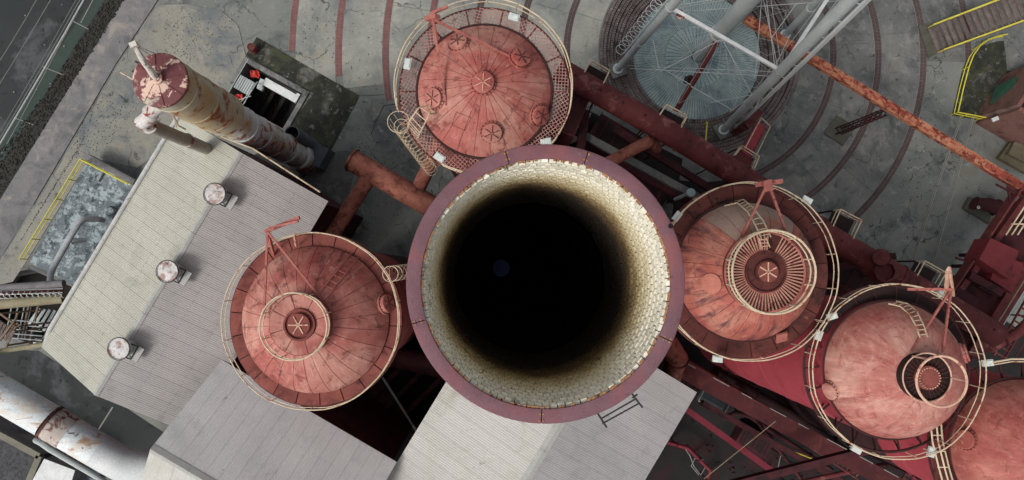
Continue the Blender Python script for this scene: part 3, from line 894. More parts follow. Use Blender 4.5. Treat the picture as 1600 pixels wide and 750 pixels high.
# --- stove 1 (top): mesh gallery and six spoked manholes
def stove_mesh_gallery():
    z = 23.0
    c = P(757, 143, z)
    root = thing('hot_blast_stove', 'red domed stove with wire mesh gallery and six spoked manholes on its dome', 'stove', (c.x, c.y, 0), 'domed hot blast stoves around the chimney')
    rad = 3.13
    stove_shell(root, c, rad + .05, z, 'shell_red', 12)
    dm = dome_mat('dome_paint_top', c, K(.50, .25, .20), K(.41, .13, .108), K(.33, .068, .058), K(.15, .03, .03), 1, .60, .54)
    D = Dome(root, c, rad, 1.35, z + .1, dm, 24, r_in=.4, g=.009)
    b = MB(); b.ring((c.x, c.y, z + .06), rad + .06, .06, 72, 6); b.build('dome_kerb', 'dark_steel', root)
    r0, r1 = rad + .10, 4.02
    n = 14
    b = MB(); b.ring((c.x, c.y, z - .05), r0, .045, 72, 4); b.ring((c.x, c.y, z - .05), r1, .05, 72, 4); b.build('gallery_frame', 'deck_dark', root)
    for k in range(n):
        a0 = 2 * PI * k / n; a1 = 2 * PI * (k + 1) / n
        b = MB(); b.beam(pt(c, r0, a0, z - .05), pt(c, r1, a0, z - .05), .07, .1); b.build('gallery_beam', 'deck_dark', root)
        b = MB()
        th = (a0 + a1) / 2 + (0 if k % 3 else .5)
        for s in (R(45), R(-45)):
            d = Vector((math.cos(th + s), math.sin(th + s), 0)); nn = Vector((-d.y, d.x, 0))
            mid = pt((0, 0), (r0 + r1) / 2, (a0 + a1) / 2, 0)
            for i in range(-14, 15):
                o = mid + nn * i * .15
                seg = []
                for q in range(-40, 41):
                    p = o + d * q * .035
                    rr = math.hypot(p.x, p.y); aa = math.atan2(p.y, p.x) % (2 * PI)
                    if r0 < rr < r1 and a0 < aa < a1: seg.append(p)
                if len(seg) > 1:
                    p, q = seg[0], seg[-1]
                    b.beam(Vector((c.x + p.x, c.y + p.y, z - .02 + (.014 if s > 0 else 0))), Vector((c.x + q.x, c.y + q.y, z - .02 + (.014 if s > 0 else 0))), .034, .02)
        b.build('mesh_panel', 'gallery_mesh', root, 'stuff', smooth=False)
    for (x, y) in ((717, 68), (812, 92), (680, 154), (842, 180), (768, 206)):
        manhole(root, D, x, y, .46, dm, 'deck_dark', .2, ph=random.random())
    manhole(root, D, 755, 130, .50, dm, 'cream_pink', .22, ph=.5)
    # rail
    rail_ring(root, c, r1 + .06, z + 1.1, 16, 'cream', .028, a0=R(-118), a1=R(196), mid=.55)
    for x, y, a in ((637, 100, 1.4), (803, 27, -.3), (687, 246, -.6), (853, 222, .2)):
        lampbox(root, x, y, z + .6, a)
    # davit
    top = P(676, 30, z + 2.0)
    davit(root, None, top, [D.hit(697, 165)[0], D.hit(810, 95)[0]])
    b = MB(); b.beam(P(672, 22, z + 2), P(700, 10, z + 2.1), .12, .12); b.beam(P(668, 30, z + 1.7), P(684, 26, z + 2.2), .2, .3); b.build('davit_head', 'red_steel', root)
    b = MB(); b.beam(P(684, 62, z), top, .12, .12); b.build('davit_post', 'red_steel', root)
    # plate hatches outlined on the dome
    for qs in (((806, 170), (815, 150), (835, 158), (826, 178)), ((706, 195), (713, 175), (736, 184), (726, 204))):
        b = MB(); pp = [D.hit(*q)[0] + Vector((0, 0, .02)) for q in qs]
        for i in range(4): b.beam(pp[i], pp[(i + 1) % 4], .02, .012)
        b.build('hatch_frame', 'deck_red', root)
    # ladder head and caged ladder on the lower left
    lz = z + 1.2
    ladder(root, [(P(653, 215, z), P(637, 197, z)), (P(657, 206, lz), P(641, 187, lz)), (P(671, 178, lz), P(655, 168, lz)), (D.hit(681, 177)[0], D.hit(675, 163)[0])], .3, 'cream', 7, .035)
    top = P(634, 186, z + 1.0); bot = P(683, 262, 14.5)
    cage = thing('caged_ladder', 'cream caged ladder climbing the lower left side of the mesh gallery stove', 'ladder', bot)
    side = Vector((.22, .14, 0))
    ladder(cage, [(bot - side, bot + side), (top - side, top + side)], .3, 'cream_pink', 26, .02, name='stile_pair')
    outv = Vector((-.9, -.35, 0)).normalized()
    for k in range(15):
        p = bot.lerp(top, k / 14) + outv * .36
        b = MB(); b.ring(p, .34 if k < 14 else .5, .018, 18, 5)
        b.build('hoop', 'cream', cage)
    for k in range(5):
        a = math.atan2(outv.y, outv.x) + (k - 2) * .7
        o = Vector((math.cos(a), math.sin(a), 0)) * .4 + outv * .36
        b = MB(); b.tube([bot + o, top + o], .015, 5); b.build('cage_strip', 'cream', cage)
MT['gallery_mesh'] = mat('gallery_mesh', K(.34, .17, .15), K(.46, .26, .22), 2, .8, .1, 14, [(K(.1, .03, .025), 3, .6, .05)])
stove_mesh_gallery()

# --- stove 2 (left)
def stove_left():
    z = 23.0
    c = P(494, 499, z)
    root = thing('hot_blast_stove', 'red domed stove left of the chimney, with plated gallery and plain round crown platform', 'stove', (c.x, c.y, 0), 'domed hot blast stoves around the chimney')
    rad = 3.40
    stove_shell(root, c, rad + .03, z, 'shell_red', 11)
    dm = dome_mat('dome_paint_left', c, K(.56, .28, .225), K(.44, .15, .125), K(.35, .08, .07), K(.13, .035, .032), 2.3, .60, .56)
    D = Dome(root, c, rad, 2.15, z + .12, dm, 26, r_in=.6)
    deck_plates(root, c, rad + .02, 3.98, z, 22, 'deck_red', .2)
    rail_ring(root, c, 3.99, z + 1.0, 14, 'cream', .026, mid=.45)
    top = P(466, 508, z + 2.78)
    cc = top
    b = cyl(cc, 1.33, cc.z - .6, cc.z - .25, 48); b.build('crown_platform', 'deck_red', root)
    for k in range(8):
        a = 2 * PI * k / 8 + .3
        b = MB(); b.sector(cc, .70, 1.30, a + .015, a + 2 * PI / 8 - .015, cc.z - .25, cc.z - .225 + random.random() * .01, 6); b.build('crown_plate', dm, root)
    b = MB(); b.revolve(cc, [(.68, cc.z - .25), (.68, cc.z - .1), (.60, cc.z - .1), (.60, cc.z - .2), (.48, cc.z - .2), (.48, cc.z - .02), (.001, cc.z)], 36); o = b.build('crown_valve', 'deck_red', root)
    spokes(cc, 6, .03, .42, .045, cc.z + .02, .03).build('spokes', 'cream_pink', o)
    rail_ring(root, cc, 1.40, cc.z + .75, 8, 'cream', .03, mid=.42, name='crown_rail', n=48)
    manhole(root, D, 601, 475, .42, dm, 'deck_dark', .22)
    # ladder lying on the dome
    b = MB()
    pts = [(D.hit(550 - 22 * i, 396 + 27 * i)[0] + Vector((0, 0, .12)), D.hit(562 - 22 * i, 402 + 27 * i)[0] + Vector((0, 0, .12))) for i in range(3)]
    ladder(root, pts, .3, 'red_steel', 8, .03)
    top = P(418, 362, z + 2.3)
    davit(root, None, top, [D.hit(416, 497)[0] + Vector((0, 0, .3)), D.hit(527, 498)[0]], .045)
    b = MB(); b.beam(P(414, 362, z + 2.2), P(468, 340, z + 2.6), .16, .12); b.beam(P(420, 356, z + 2.5), P(466, 346, z + 2.9), .08, .08)
    for k in range(5):
        u = k / 5
        b.beam(P(424 + 44 * u, 361 - 18 * u, z + 2.2 + .4 * u), P(432 + 40 * u, 354 - 12 * u, z + 2.6 + .4 * u), .04, .04)
    b.build('davit_head', 'red_steel', root)
    b = MB(); b.beam(P(428, 398, z), top, .12, .12); b.build('davit_post', 'red_steel', root)
    b = MB(); b.beam(P(463, 384, z + .2), P(460, 366, z + 1.8), .1, .1); b.build('davit_strut', 'cream_pink', root)
    # caged ladder end on the right
    bot, tp = P(648, 422, 19.5), P(606, 428, z + .6)
    cage = thing('caged_ladder', 'short cream caged ladder between the left stove and the chimney', 'ladder', bot)
    ladder(cage, [(bot + Vector((0, .25, 0)), bot - Vector((0, .25, 0))), (tp + Vector((0, .25, 0)), tp - Vector((0, .25, 0)))], .3, 'cream_pink', 10, .02, name='stile_pair')
    for k in range(8):
        p = bot.lerp(tp, k / 7) + Vector((.12, 0, 0))
        b = MB(); b.ring(p, .36, .02, 18, 5); b.build('hoop', 'cream', cage)
    b = MB(); b.beam(P(590, 421, z + .1), P(618, 436, z + .1), .5, .06); b.build('ladder_landing', 'deck_dark', cage)
    return root
stove_left()

# --- stove 3 (right of the chimney)
def stove_right():
    z = 22.6
    c = P(1163, 424, z)
    root = thing('hot_blast_stove', 'red domed stove right of the chimney with radial slats round its crown', 'stove', (c.x, c.y, 0), 'domed hot blast stoves around the chimney')
    rad = 3.28
    stove_shell(root, c, rad + .03, z, 'crimson')
    dm = dome_mat('dome_paint_right', c, K(.50, .225, .165), K(.41, .12, .09), K(.32, .066, .056), K(.10, .035, .045), 4.1, .53, .60)
    D = Dome(root, c, rad, 2.6, z + .12, dm, 26, r_in=.6, special={k: 'grey_plate' for k in (3, 4, 5, 6, 7, 8)})
    # one plate of another, greyer paint
    deck_plates(root, c, rad + .02, 4.12, z - .3, 20, 'deck_dark', .1)
    b = MB(); b.ring((c.x, c.y, z + .12), rad + .04, .05, 72, 6); b.build('dome_kerb', 'dark_steel', root)
    rail_ring(root, c, 4.16, z + .75, 16, 'cream', .028, mid=.5)
    cc = P(1200, 425, z + 3.25)
    b = cyl(cc, 1.72, cc.z - .8, cc.z - .42, 48); b.build('crown_platform', 'deck_dark', root)
    me = MB(); me.box((1.33, 0, 0), (.76, .055, .05)); me = me.mesh('slat', False)
    ns = 64
    for k in range(ns):
        if k in (12, 13, 14): continue
        link(me, 'slat', 'slat_paint', root, None, Matrix.Translation((cc.x, cc.y, cc.z - .36)) @ Matrix.Rotation(2 * PI * k / ns, 4, 'Z'))
    b = MB(); b.ring((cc.x, cc.y, cc.z - .35), 1.74, .05, 64, 6); b.ring((cc.x, cc.y, cc.z - .35), .93, .04, 48, 6); b.build('slat_frame', 'red_steel', root)
    b = MB(); b.revolve(cc, [(.90, cc.z - .42), (.90, cc.z - .2), (.84, cc.z - .2), (.80, cc.z - .3), (.5, cc.z - .3), (.5, cc.z - .05), (.001, cc.z - .02)], 40); o = b.build('crown_valve', 'deck_dark', root)
    b = cyl(cc, .44, cc.z - .02, cc.z + .02, 32); b.build('valve_lid', 'deck_red', o)
    spokes(cc, 6, .03, .42, .05, cc.z + .035, .03, .5).build('spokes', 'cream_pink', o)
    rail_ring(root, cc, 1.76, cc.z + .65, 10, 'cream', .042, mid=.5, name='crown_rail', n=56)
    p, n = D.hit(1112, 443)
    M_ = Matrix.Translation(p) @ n.to_track_quat('Z', 'Y').to_matrix().to_4x4()
    b = MB(); b.revolve((0, 0), [(.47, -.1), (.47, .05), (.44, .06), (.001, .065)], 32); link(b.mesh('patch_plate'), 'patch_plate', 'patch_paint', root, None, M_)
    pts = []
    for x, y, lift in ((1131, 322, .1), (1148, 318, .35), (1162, 332, .5), (1172, 350, .55), (1181, 374, .7)):
        p = D.hit(x, y)[0]; q = D.hit(x + 10, y - 5)[0] if y < 340 else D.hit(x + 14, y - 3)[0]
        pts.append((p + Vector((0, 0, lift)), q + Vector((0, 0, lift))))
    ladder(root, pts, .3, 'cream', 11, .035)
    ladder(root, [(P(1186, 372, cc.z + .3), P(1197, 372, cc.z + .3)), (P(1190, 388, cc.z - .3), P(1203, 386, cc.z - .3))], .3, 'cream_pink', 3, .03)
    top = P(1200, 285, z + 2.4)
    davit(root, None, top, [D.hit(1148, 392)[0], D.hit(1228, 362)[0]], .05)
    b = MB(); b.beam(P(1180, 289, z + 2.3), P(1223, 283, z + 2.4), .2, .14); b.box(P(1200, 290, z + 2.4), (.4, .5, .1), .2); b.build('davit_head', 'red_steel', root)
    b = MB(); b.beam(P(1193, 305, z - .2), top, .12, .12); b.build('davit_post', 'red_steel', root)
    b = MB(); b.box(D.hit(1220, 527)[0] + Vector((0, 0, .1)), (.5, .55, .1), .25, rot=Matrix.Rotation(.25, 3, 'Z') @ Matrix.Rotation(.7, 3, 'X')); b.build('hatch', 'red_steel', root)
    for x, y, a in ((1058, 338, .9), (1261, 313, -.5), (1300, 494, .3), (1121, 561, -.1), (1279, 524, 1.2)):
        lampbox(root, x, y, z + .5, a, .92)
MT['patch_paint'] = mat('patch_paint', K(.42, .14, .10), K(.50, .19, .14), 2, .7, .1)
stove_right()

# --- stove 4 (lower right)
def stove_lower_right():
    z = 22.6
    c = P(1392, 577, z)
    root = thing('hot_blast_stove', 'pale pink domed stove with a small round basket on its crown', 'stove', (c.x, c.y, 0), 'domed hot blast stoves around the chimney')
    rad = 3.22
    stove_shell(root, c, rad + .03, z, 'crimson')
    dm = dome_mat('dome_paint_pale', c, K(.58, .33, .27), K(.45, .17, .14), K(.36, .085, .075), K(.25, .055, .055), 6.4, .60, .50)
    D = Dome(root, c, rad, 2.7, z + .12, dm, 12, r_in=.3, seam='deck_red', g=.003)
    b = MB(); b.ring((c.x, c.y, z + .1), rad + .05, .05, 72, 6); b.build('dome_kerb', 'dark_steel', root)
    # open gallery: brackets and outer ring, no floor
    r1 = 4.02
    b = MB(); b.ring((c.x, c.y, z - .4), r1 - .05, .07, 72, 6); b.build('gallery_ring', 'dark_steel', root)
    for k in range(22):
        a = 2 * PI * k / 22
        b = MB(); b.beam(pt(c, rad, a - .02, z - .4), pt(c, r1 - .05, a, z - .4), .06, .1)
        b.beam(pt(c, rad, a + .03, z - 1.3), pt(c, r1 - .05, a, z - .45), .06, .06)
        b.build('gallery_bracket', 'dark_steel', root)
    b = MB(); b.sector(c, rad + .05, r1 - .1, R(15), R(150), z - .45, z - .40, 40); b.build('gallery_floor', 'soot_steel', root)
    rail_ring(root, c, r1 + .02, z + .75, 16, 'cream', .028, mid=.42)
    cc = P(1452, 591, z + 3.35)
    b = MB(); b.revolve(cc, [(1.0, cc.z - .9), (1.0, cc.z - .15), (.97, cc.z - .15), (.97, cc.z - .28), (.5, cc.z - .28)], 40); b.build('basket_floor', 'soot_steel', root)
    b = MB(); b.revolve(cc, [(.52, cc.z - .28), (.52, cc.z - .02), (.46, cc.z + .02), (.001, cc.z + .04)], 32); o = b.build('crown_valve', 'deck_red', root)
    b = spokes(cc, 28, .50, .98, .03, cc.z - .25, .04); b.build('basket_grating', 'deck_dark', root)
    b = MB()
    for k in range(24):
        b.box(pt(cc, .44, 2 * PI * k / 24, cc.z + .045), (.05, .04, .04), 2 * PI * k / 24)
    b.build('bolts', 'cream_pink', o, 'stuff')
    rc = P(1447, 588, cc.z - .1)
    for zz, rr, nm in ((cc.z - .15, .032, 'basket_hoop'), (cc.z + .85, .055, 'crown_rail')):
        b = MB(); b.ring((cc.x, cc.y, zz), 1.05, rr, 48, 6); b.build(nm, 'cream_pink', root)
    for k in range(3):
        a = 2 * PI * k / 3 + .0
        b = MB(); b.tube([pt(cc, 1.05, a, cc.z - .3), pt(cc, 1.05, a, cc.z + .85)], .04, 6); b.build('rail_post', 'cream_pink', root)
    manhole(root, D, 1299, 610, .42, dm, spk=False)
    manhole(root, D, 1505, 552, .40, dm, spk=False)
    pts = []
    for x, y in ((1382, 474), (1400, 478), (1414, 490), (1424, 508), (1430, 526)):
        p = D.hit(x, y)[0]; q = D.hit(x + 12, y - (4 if y < 500 else 1))[0]
        pts.append((p + Vector((0, 0, .35)), q + Vector((0, 0, .35))))
    ladder(root, pts, .3, 'cream', 10, .035)
    top = P(1486, 452, z + 1.9)
    davit(root, None, top, [D.hit(1424, 548)[0], D.hit(1473, 550)[0]], .045)
    b = MB(); b.beam(P(1418, 452, z + 1.8), P(1488, 452, z + 2.0), .12, .12); b.build('davit_head', 'red_steel', root)
    b = MB(); b.beam(P(1478, 462, z + 1), P(1482, 420, z + 4), .2, .12); b.beam(P(1490, 462, z + 1), P(1484, 420, z + 4), .09, .09); b.build('davit_post', 'cream_pink', root)
    for x, y, a in ((1338, 702, -.5), (1543, 567, .1), (1455, 706, 1.3), (1473, 458, .3)):
        lampbox(root, x, y, z + .5, a, .95)
    b = MB(); b.tube([P(1552, 566, z + .9), P(1580, 561, z + .9), P(1640, 561, z + .9)], .045, 6); b.tube([P(1552, 570, z + .5), P(1580, 565, z + .5), P(1640, 565, z + .5)], .03, 6); b.build('walkway_rail', 'cream', root)
stove_lower_right()

# --- stove 5 (cut by the lower right corner)
def stove_corner():
    z = 22.0
    c = P(1592, 702, z)
    root = thing('hot_blast_stove', 'smooth salmon domed stove cut off by the lower right corner of the view', 'stove', (c.x, c.y, 0), 'domed hot blast stoves around the chimney')
    stove_shell(root, c, 3.38, z, 'crimson', 15)
    dm = dome_mat('dome_paint_corner', c, K(.50, .22, .17), K(.39, .12, .10), K(.29, .06, .052), K(.24, .06, .055), 8.2, .64, .52)
    D = Dome(root, c, 3.35, 2.9, z + .1, dm, 12, r_in=.05, seam='deck_red', g=.003)
    manhole(root, D, 1511, 687, .44, dm, spk=False)
    b = MB(); b.ring((c.x, c.y, z), 3.42, .06, 64, 6); b.build('dome_kerb', 'dark_steel', root)
    r1 = 4.15
    b = MB(); b.ring((c.x, c.y, z - .4), r1, .07, 64, 6); b.build('gallery_ring', 'dark_steel', root)
    for k in range(22):
        a = 2 * PI * k / 22
        b = MB(); b.beam(pt(c, 3.38, a - .02, z - .4), pt(c, r1, a, z - .4), .06, .1); b.build('gallery_bracket', 'dark_steel', root)
stove_corner()
# cream railed link walk between the two lower right stoves
wk = thing('railed_walkway', 'narrow cream railed walkway running down beside the corner stove', 'walkway', P(1465, 700, 22))
for dx, z_ in ((0, 23.2), (9, 23.2), (16, 22.7)):
    b = MB(); b.tube([P(1453 + dx, 648, z_), P(1457 + dx, 690, z_), P(1468 + dx, 735, z_), P(1484 + dx, 790, z_)], .04, 6); b.build('rail', 'cream', wk)
for k in range(5):
    b = MB(); b.tube([P(1453 + k * 4, 655 + 25 * k, 23.2), P(1469 + k * 4, 655 + 25 * k, 23.2)], .03, 6); b.build('cross_bar', 'cream', wk)
b = MB(); b.beam(P(1456, 640, 22.1), P(1478, 780, 22.1), .7, .06); b.build('walkway_floor', 'deck_dark', wk)

# ------------------------------------------------------------------ pipes
def bend(p, q, r, k=6):
    """rounded corner points from the end of p to the start of q round corner r"""
    return [(1 - t) ** 2 * p + 2 * t * (1 - t) * r + t * t * q for t in [i / k for i in range(k + 1)]]

def flange(b, p, d, r, w_=.08):
    d = d.normalized()
    b.tube([p - d * w_ / 2, p + d * w_ / 2], r, 24)

def pipe_thing(name, label, pts, r, m, flanges=(), cat='pipe', fm=None, n=24, group=None):
    t = thing(name, label, cat, Vector((pts[0].x, pts[0].y, 0)) if name == 'x' else pts[0], group)
    b = MB(); b.tube(pts, r, n); b.build('pipe_body', m, t)
    for k, u in enumerate(flanges):
        tot = len(pts) - 1; i = min(int(u * tot), tot - 1); f = u * tot - i
        p = pts[i].lerp(pts[i + 1], f); d = pts[i + 1] - pts[i]
        rr = r if not isinstance(r, (list, tuple)) else r[i] * (1 - f) + r[i + 1] * f
        b = MB(); flange(b, p, d, rr * 1.10); b.build('flange', fm or m, t)
    return t

# main blast pipe across the right half
z = 10
mp = [P(872, 108, z), P(930, 142, z), P(1045, 207, z), P(1160, 277, z), P(1300, 373, z), P(1430, 448, z), P(1560, 525, z)]
t = pipe_thing('blast_main', 'long thick maroon pipe running diagonally behind the right hand stoves', mp, .80, 'maroon', (.18, .36, .5, .64, .8))
for k in range(20):
    u = (k + .5) / 20 * (len(mp) - 1); i = int(u); p = mp[i].lerp(mp[i + 1], u - i)
    b = MB(); b.tube([p, Vector((p.x, p.y, 0))], .12, 8) if k % 4 == 2 else b.tube([p + Vector((0, 0, .7)), p + Vector((0, 0, .82))], .1, 8)
    b.build('support_leg' if k % 4 == 2 else 'weld_boss', 'maroon_dark', t)
b = MB(); b.beam(P(900, 205, 6), P(1120, 325, 6), .5, .5); tag(b.build('grey_girder', 'slab_dark'), 'pale grey girder showing below the maroon main right of the chimney mouth', 'girder')
pipe_thing('rusty_branch_pipe', 'short pitted rusty branch pipe poking out over the chimney rim toward the maroon main', [P(935, 262, 9.5), P(1000, 228, 9.7), P(1012, 222, 9.7), P(1022, 224, 9.3), P(1026, 232, 8)], [.40, .40, .42, .40, .36], 'rust_pipe', (.55,), fm='deck_dark')
pipe_thing('standing_pipe', 'stubby upright maroon pipe with an open flanged mouth on the main', [P(1372, 412, 8), P(1377, 402, 12)], .5, 'maroon', (.97,), fm='maroon_dark')
pipe_thing('elbow_pipe', 'rusty brown elbow pipe at the lower right edge of the chimney', [P(1000, 505, 9), P(1045, 540, 9.4), P(1058, 560, 9), P(1048, 590, 7), P(1036, 600, 3)], [.75, .75, .72, .7, .7], 'rust_pipe', (.5,), fm='deck_dark')
b = MB(); cc = P(1384, 424, 11); b.revolve(cc, [(.75, cc.z - 1), (.75, cc.z), (.6, cc.z + .05), (.6, cc.z - .2), (.001, cc.z - .3)], 8)
tag(b.build('valve_housing', 'maroon'), 'octagonal maroon valve housing on the main between the two right stoves', 'valve')
b = MB(); cc = P(1080, 301, 13); b.revolve(cc, [(.12, 9), (.12, cc.z - .3), (.27, cc.z - .25), (.27, cc.z), (.22, cc.z + .04), (.001, cc.z + .02)], 24)
tag(b.build('pressure_gauge', 'disc'), 'small pale green round gauge on a post beside the right stove', 'gauge')

# left pipes
z = 8
p0, p1 = P(548, 249, z), P(700, 338, z)
t = pipe_thing('header_pipe', 'thick rusty header pipe with a ringed open end between the top and left stoves', [p0, p0.lerp(p1, .5), p1], .78, 'rust_pipe', (.02,), fm='deck_dark')
pipe_thing('left_branch_pipe', 'rusty branch pipe sloping from the header down to the left stove', [P(577, 277, z), P(515, 372, z), P(490, 405, z)], .53, 'rust_pipe', (.35,), fm='rust_pipe')
pipe_thing('upper_branch_pipe', 'rusty branch pipe rising from the header under the top stove', [P(650, 302, z), P(676, 248, z), P(690, 215, z)], .50, 'rust_pipe')
# under the left stove and chimney
pipe_thing('low_cross_pipe', 'dim maroon pipe low down between the left stove and the chimney', [P(560, 545, 5), P(760, 590, 5)], .75, 'maroon_dark', (.3,))
b = MB(); b.tube([P(598, 590, 4), P(655, 680, 4)], .09, 8); b.tube([P(612, 505, 16), P(655, 470, 16)], .03, 6)
tag(b.build('thin_tie_rod', 'silver'), 'thin grey tie rod in the dark gap between left stove and chimney', 'rod')
b = MB()
for k in range(3): b.beam(P(540 + 40 * k, 660, 3), P(640 + 40 * k, 560, 3), .35, .3)
tag(b.build('floor_girders', 'maroon_dark'), 'dark girders crossing the gap between the two pale roofs', 'girder')
b = MB(); b.box(P(600, 640, 1.2), (3.2, 5, 2.4), .6); tag(b.build('engine_block', 'maroon_dark', smooth=False), 'dim dark red engine house roof in the gap below the left stove', 'engine house')

# big pale pipe at the lower left
z0, z1 = 10.5, 8.5
A0, A1 = P(-70, 573, z0), P(188, 724, z1)
t = thing('pale_gas_main', 'large peeling white gas main crossing the lower left corner', 'pipe', A0)
fl = .56
def ab(u): return A0.lerp(A1, u)
b = MB(); b.tube([ab(0), ab(.3), ab(fl - .01)], 1.07, 40, caps=False); b.build('pipe_section', 'big_pipe', t)
b = MB(); b.tube([ab(fl), ab(fl + .012)], 1.17, 40); b.build('flange', 'deck_dark', t)
b = MB(); b.tube([ab(fl + .012), ab(fl + .12)], 1.10, 40); b.build('rusty_band', 'pipe_band', t)
b = MB(); b.tube([ab(fl + .12), ab(.86)], 1.07, 40, caps=False); b.build('pipe_section', 'big_pipe', t)
pe = ab(1.0)
b = MB(); b.tube([ab(.86), ab(.93), pe + Vector((.25, -.1, 0)), P(232, 729, 8.2), P(275, 735, 7.8)], [1.07, 1.07, 1.1, .98, .95], 40); b.build('elbow', 'big_pipe_end', t)

b = MB(); b.tube([P(56, 688, 5.5), P(64, 692, 6.6), P(78, 702, 6.8), P(150, 744, 6.4), P(170, 757, 6)], .20, 10)
tag(b.build('drain_pipe', 'silver'), 'slim grey pipe running beside the underside of the peeling white gas main', 'pipe')

# ------------------------------------------------------------------ metal roofed buildings
def slope_sheets(root, a, b_, c, d, n, m, amp=.008, wave=.125, special=None, gap=.026):
    """corrugated sheets between the ridge line a-b_ and the eave line d-c (a over d, b_ over c)"""
    L = (b_ - a).length; W = (d - a).length
    xd = (b_ - a).normalized(); dn = (d - a).normalized(); nz = xd.cross(dn)
    if nz.z < 0: nz = -nz
    sw = L / n
    waves = max(2, round(sw / wave)); k = waves * 4
    vs = []
    for j in range(2):
        for i in range(k + 1):
            x = gap / 2 + (sw - gap) * i / k
            vs.append((x, W * j, amp * math.sin(2 * PI * i / 4 + .3)))
    fs = [(i, i + 1, k + 1 + i + 1, k + 1 + i) for i in range(k)]
    for row in (.03, .34, .66, .97):
        for q_ in (.12, .5, .88):
            xx, yy = sw * q_, W * row
            o_ = len(vs); vs += [(xx - .022, yy - .022, .017), (xx + .022, yy - .022, .017), (xx + .022, yy + .022, .017), (xx - .022, yy + .022, .017), (xx, yy, .03)]
            fs += [(o_, o_ + 1, o_ + 4), (o_ + 1, o_ + 2, o_ + 4), (o_ + 2, o_ + 3, o_ + 4), (o_ + 3, o_, o_ + 4)]
    # a thin back edge so that the sheet has thickness
    o = len(vs)
    vs += [(x, y, -.03) for x, y in ((gap / 2, 0), (sw - gap / 2, 0), (sw - gap / 2, W), (gap / 2, W))]
    fs += [(o, o + 1, o + 2, o + 3)]
    mb = MB(); mb.add(vs, fs); me = mb.mesh('roof_sheet', True)
    for i in range(n):
        M_ = Matrix.Identity(4)
        for r in range(3):
            M_[r][0] = xd[r]; M_[r][1] = dn[r]; M_[r][2] = nz[r]; M_[r][3] = (a + xd * sw * i)[r] + nz[r] * (.006 if i % 2 else 0)
        mm = me; mt = m
        if special and special(i):
            mt = special(i)
            mm = me.copy(); mm.materials.clear()
        link(mm, 'roof_sheet', mt, root, None, M_)
    return sw

def gable(root, r0, r1, halfL, halfR, drop, n, mL, mR, wall_mat, special=None, base=0, ridge_w=.45, cut=0, gap=.008):
    """ridge from r0 to r1; halfL/halfR half spans left and right of the ridge looking from r0 to r1"""
    d = (r1 - r0); d.z = 0; d.normalize()
    lf = Vector((-d.y, d.x, 0))
    dz = Vector((0, 0, drop))
    eL0, eL1 = r0 + lf * halfL - dz, r1 + lf * halfL - dz
    eR0, eR1 = r0 - lf * halfR - dz, r1 - lf * halfR - dz
    cv = d * cut
    nL = max(2, round(n * ((r1 - r0).length - cut) / (r1 - r0).length))
    slope_sheets(root, r0, r1 - cv, eL1 - cv, eL0, nL, mL, gap=gap)
    slope_sheets(root, r0, r1, eR1, eR0, n, mR, special=special, gap=gap)
    b = MB()
    lo = Vector((0, 0, -.10))
    b.add([r0 + lo, r1 - cv + lo, eL0 + lo, eL1 - cv + lo, r0 + lo, r1 + lo, eR0 + lo, eR1 + lo], [(0, 1, 3, 2), (4, 6, 7, 5)])
    b.build('roof_deck', 'roof_under', root)
    # walls set in under the eaves
    i_ = .25
    q = [eL0 - lf * i_ + d * i_, eL1 - cv - lf * i_ - d * i_, eR1 + lf * i_ - d * i_, eR0 + lf * i_ + d * i_]
    b = MB()
    z1 = eL0.z - .12
    ra_, rb_, rc_ = r0 + d * i_ + Vector((0, 0, -.3)), r1 - d * i_ + Vector((0, 0, -.3)), r1 - cv - d * i_ + Vector((0, 0, -.3))
    vs = [(p.x, p.y, base) for p in q] + [(p.x, p.y, z1) for p in q] + [tuple(ra_), tuple(rb_), tuple(rc_), (rb_.x, rb_.y, base), (rc_.x, rc_.y, base)]
    b.add(vs, [(0, 1, 5, 4), (2, 3, 7, 6), (3, 0, 4, 8, 7), (1, 12, 10, 5), (12, 11, 9, 10), (11, 2, 6, 9)])
    b.build('wall', wall_mat, root, smooth=False)
    # ridge capping: two folded flanges, in lengths
    nl = max(3, int((r1 - r0).length / 2.4))
    for k in range(nl):
        a = r0.lerp(r1, k / nl) + d * .01; c_ = r0.lerp(r1, (k + 1) / nl) - d * .01
        up = Vector((0, 0, .035 + .004 * (k % 2)))
        s = ridge_w / 2
        fl = lf * s - dz * (s / halfL); fr = -lf * s - dz * (s / halfR)
        b = MB(); b.add([a + up * 1.6, c_ + up * 1.6, a + up + fl, c_ + up + fl, a + up + fr, c_ + up + fr], [(0, 2, 3, 1), (0, 1, 5, 4)])
        b.build('ridge_cap', 'flash', root, smooth=False)
    return eL0, eL1, eR0, eR1, d, lf

# long shed on the left
ZR, ZE = 14.6, 12.6
r0, r1 = P(376, 238, ZR), P(149, 618, ZR)
dd = (r1 - r0); dd.z = 0; dd.normalize(); lf = Vector((-dd.y, dd.x, 0))
eL = P(169, 370, ZE); eR = P(430, 455, ZE)
hL = abs((eL - r0).dot(lf)); hR = abs((eR - r0).dot(lf))
shed = thing('long_shed', 'long metal roofed shed with cream and pinkish grey slopes and three ridge vents', 'shed', ((r0.x + r1.x) / 2, (r0.y + r1.y) / 2, 0))
left_is_L = (eL - r0).dot(lf) > 0
if not left_is_L: r0, r1, hL, hR = r0, r1, hR, hL
def sp(i): return 'roof_brown' if i >= 24 else None
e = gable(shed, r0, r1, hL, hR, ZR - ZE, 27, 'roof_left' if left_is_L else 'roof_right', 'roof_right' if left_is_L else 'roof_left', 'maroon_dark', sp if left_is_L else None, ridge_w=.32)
eL0, eL1, eR0, eR1 = e[:4]
if not left_is_L: eL0, eL1, eR0, eR1 = eR0, eR1, eL0, eL1
out = (eL0 - eR0); out.z = 0; out.normalize()
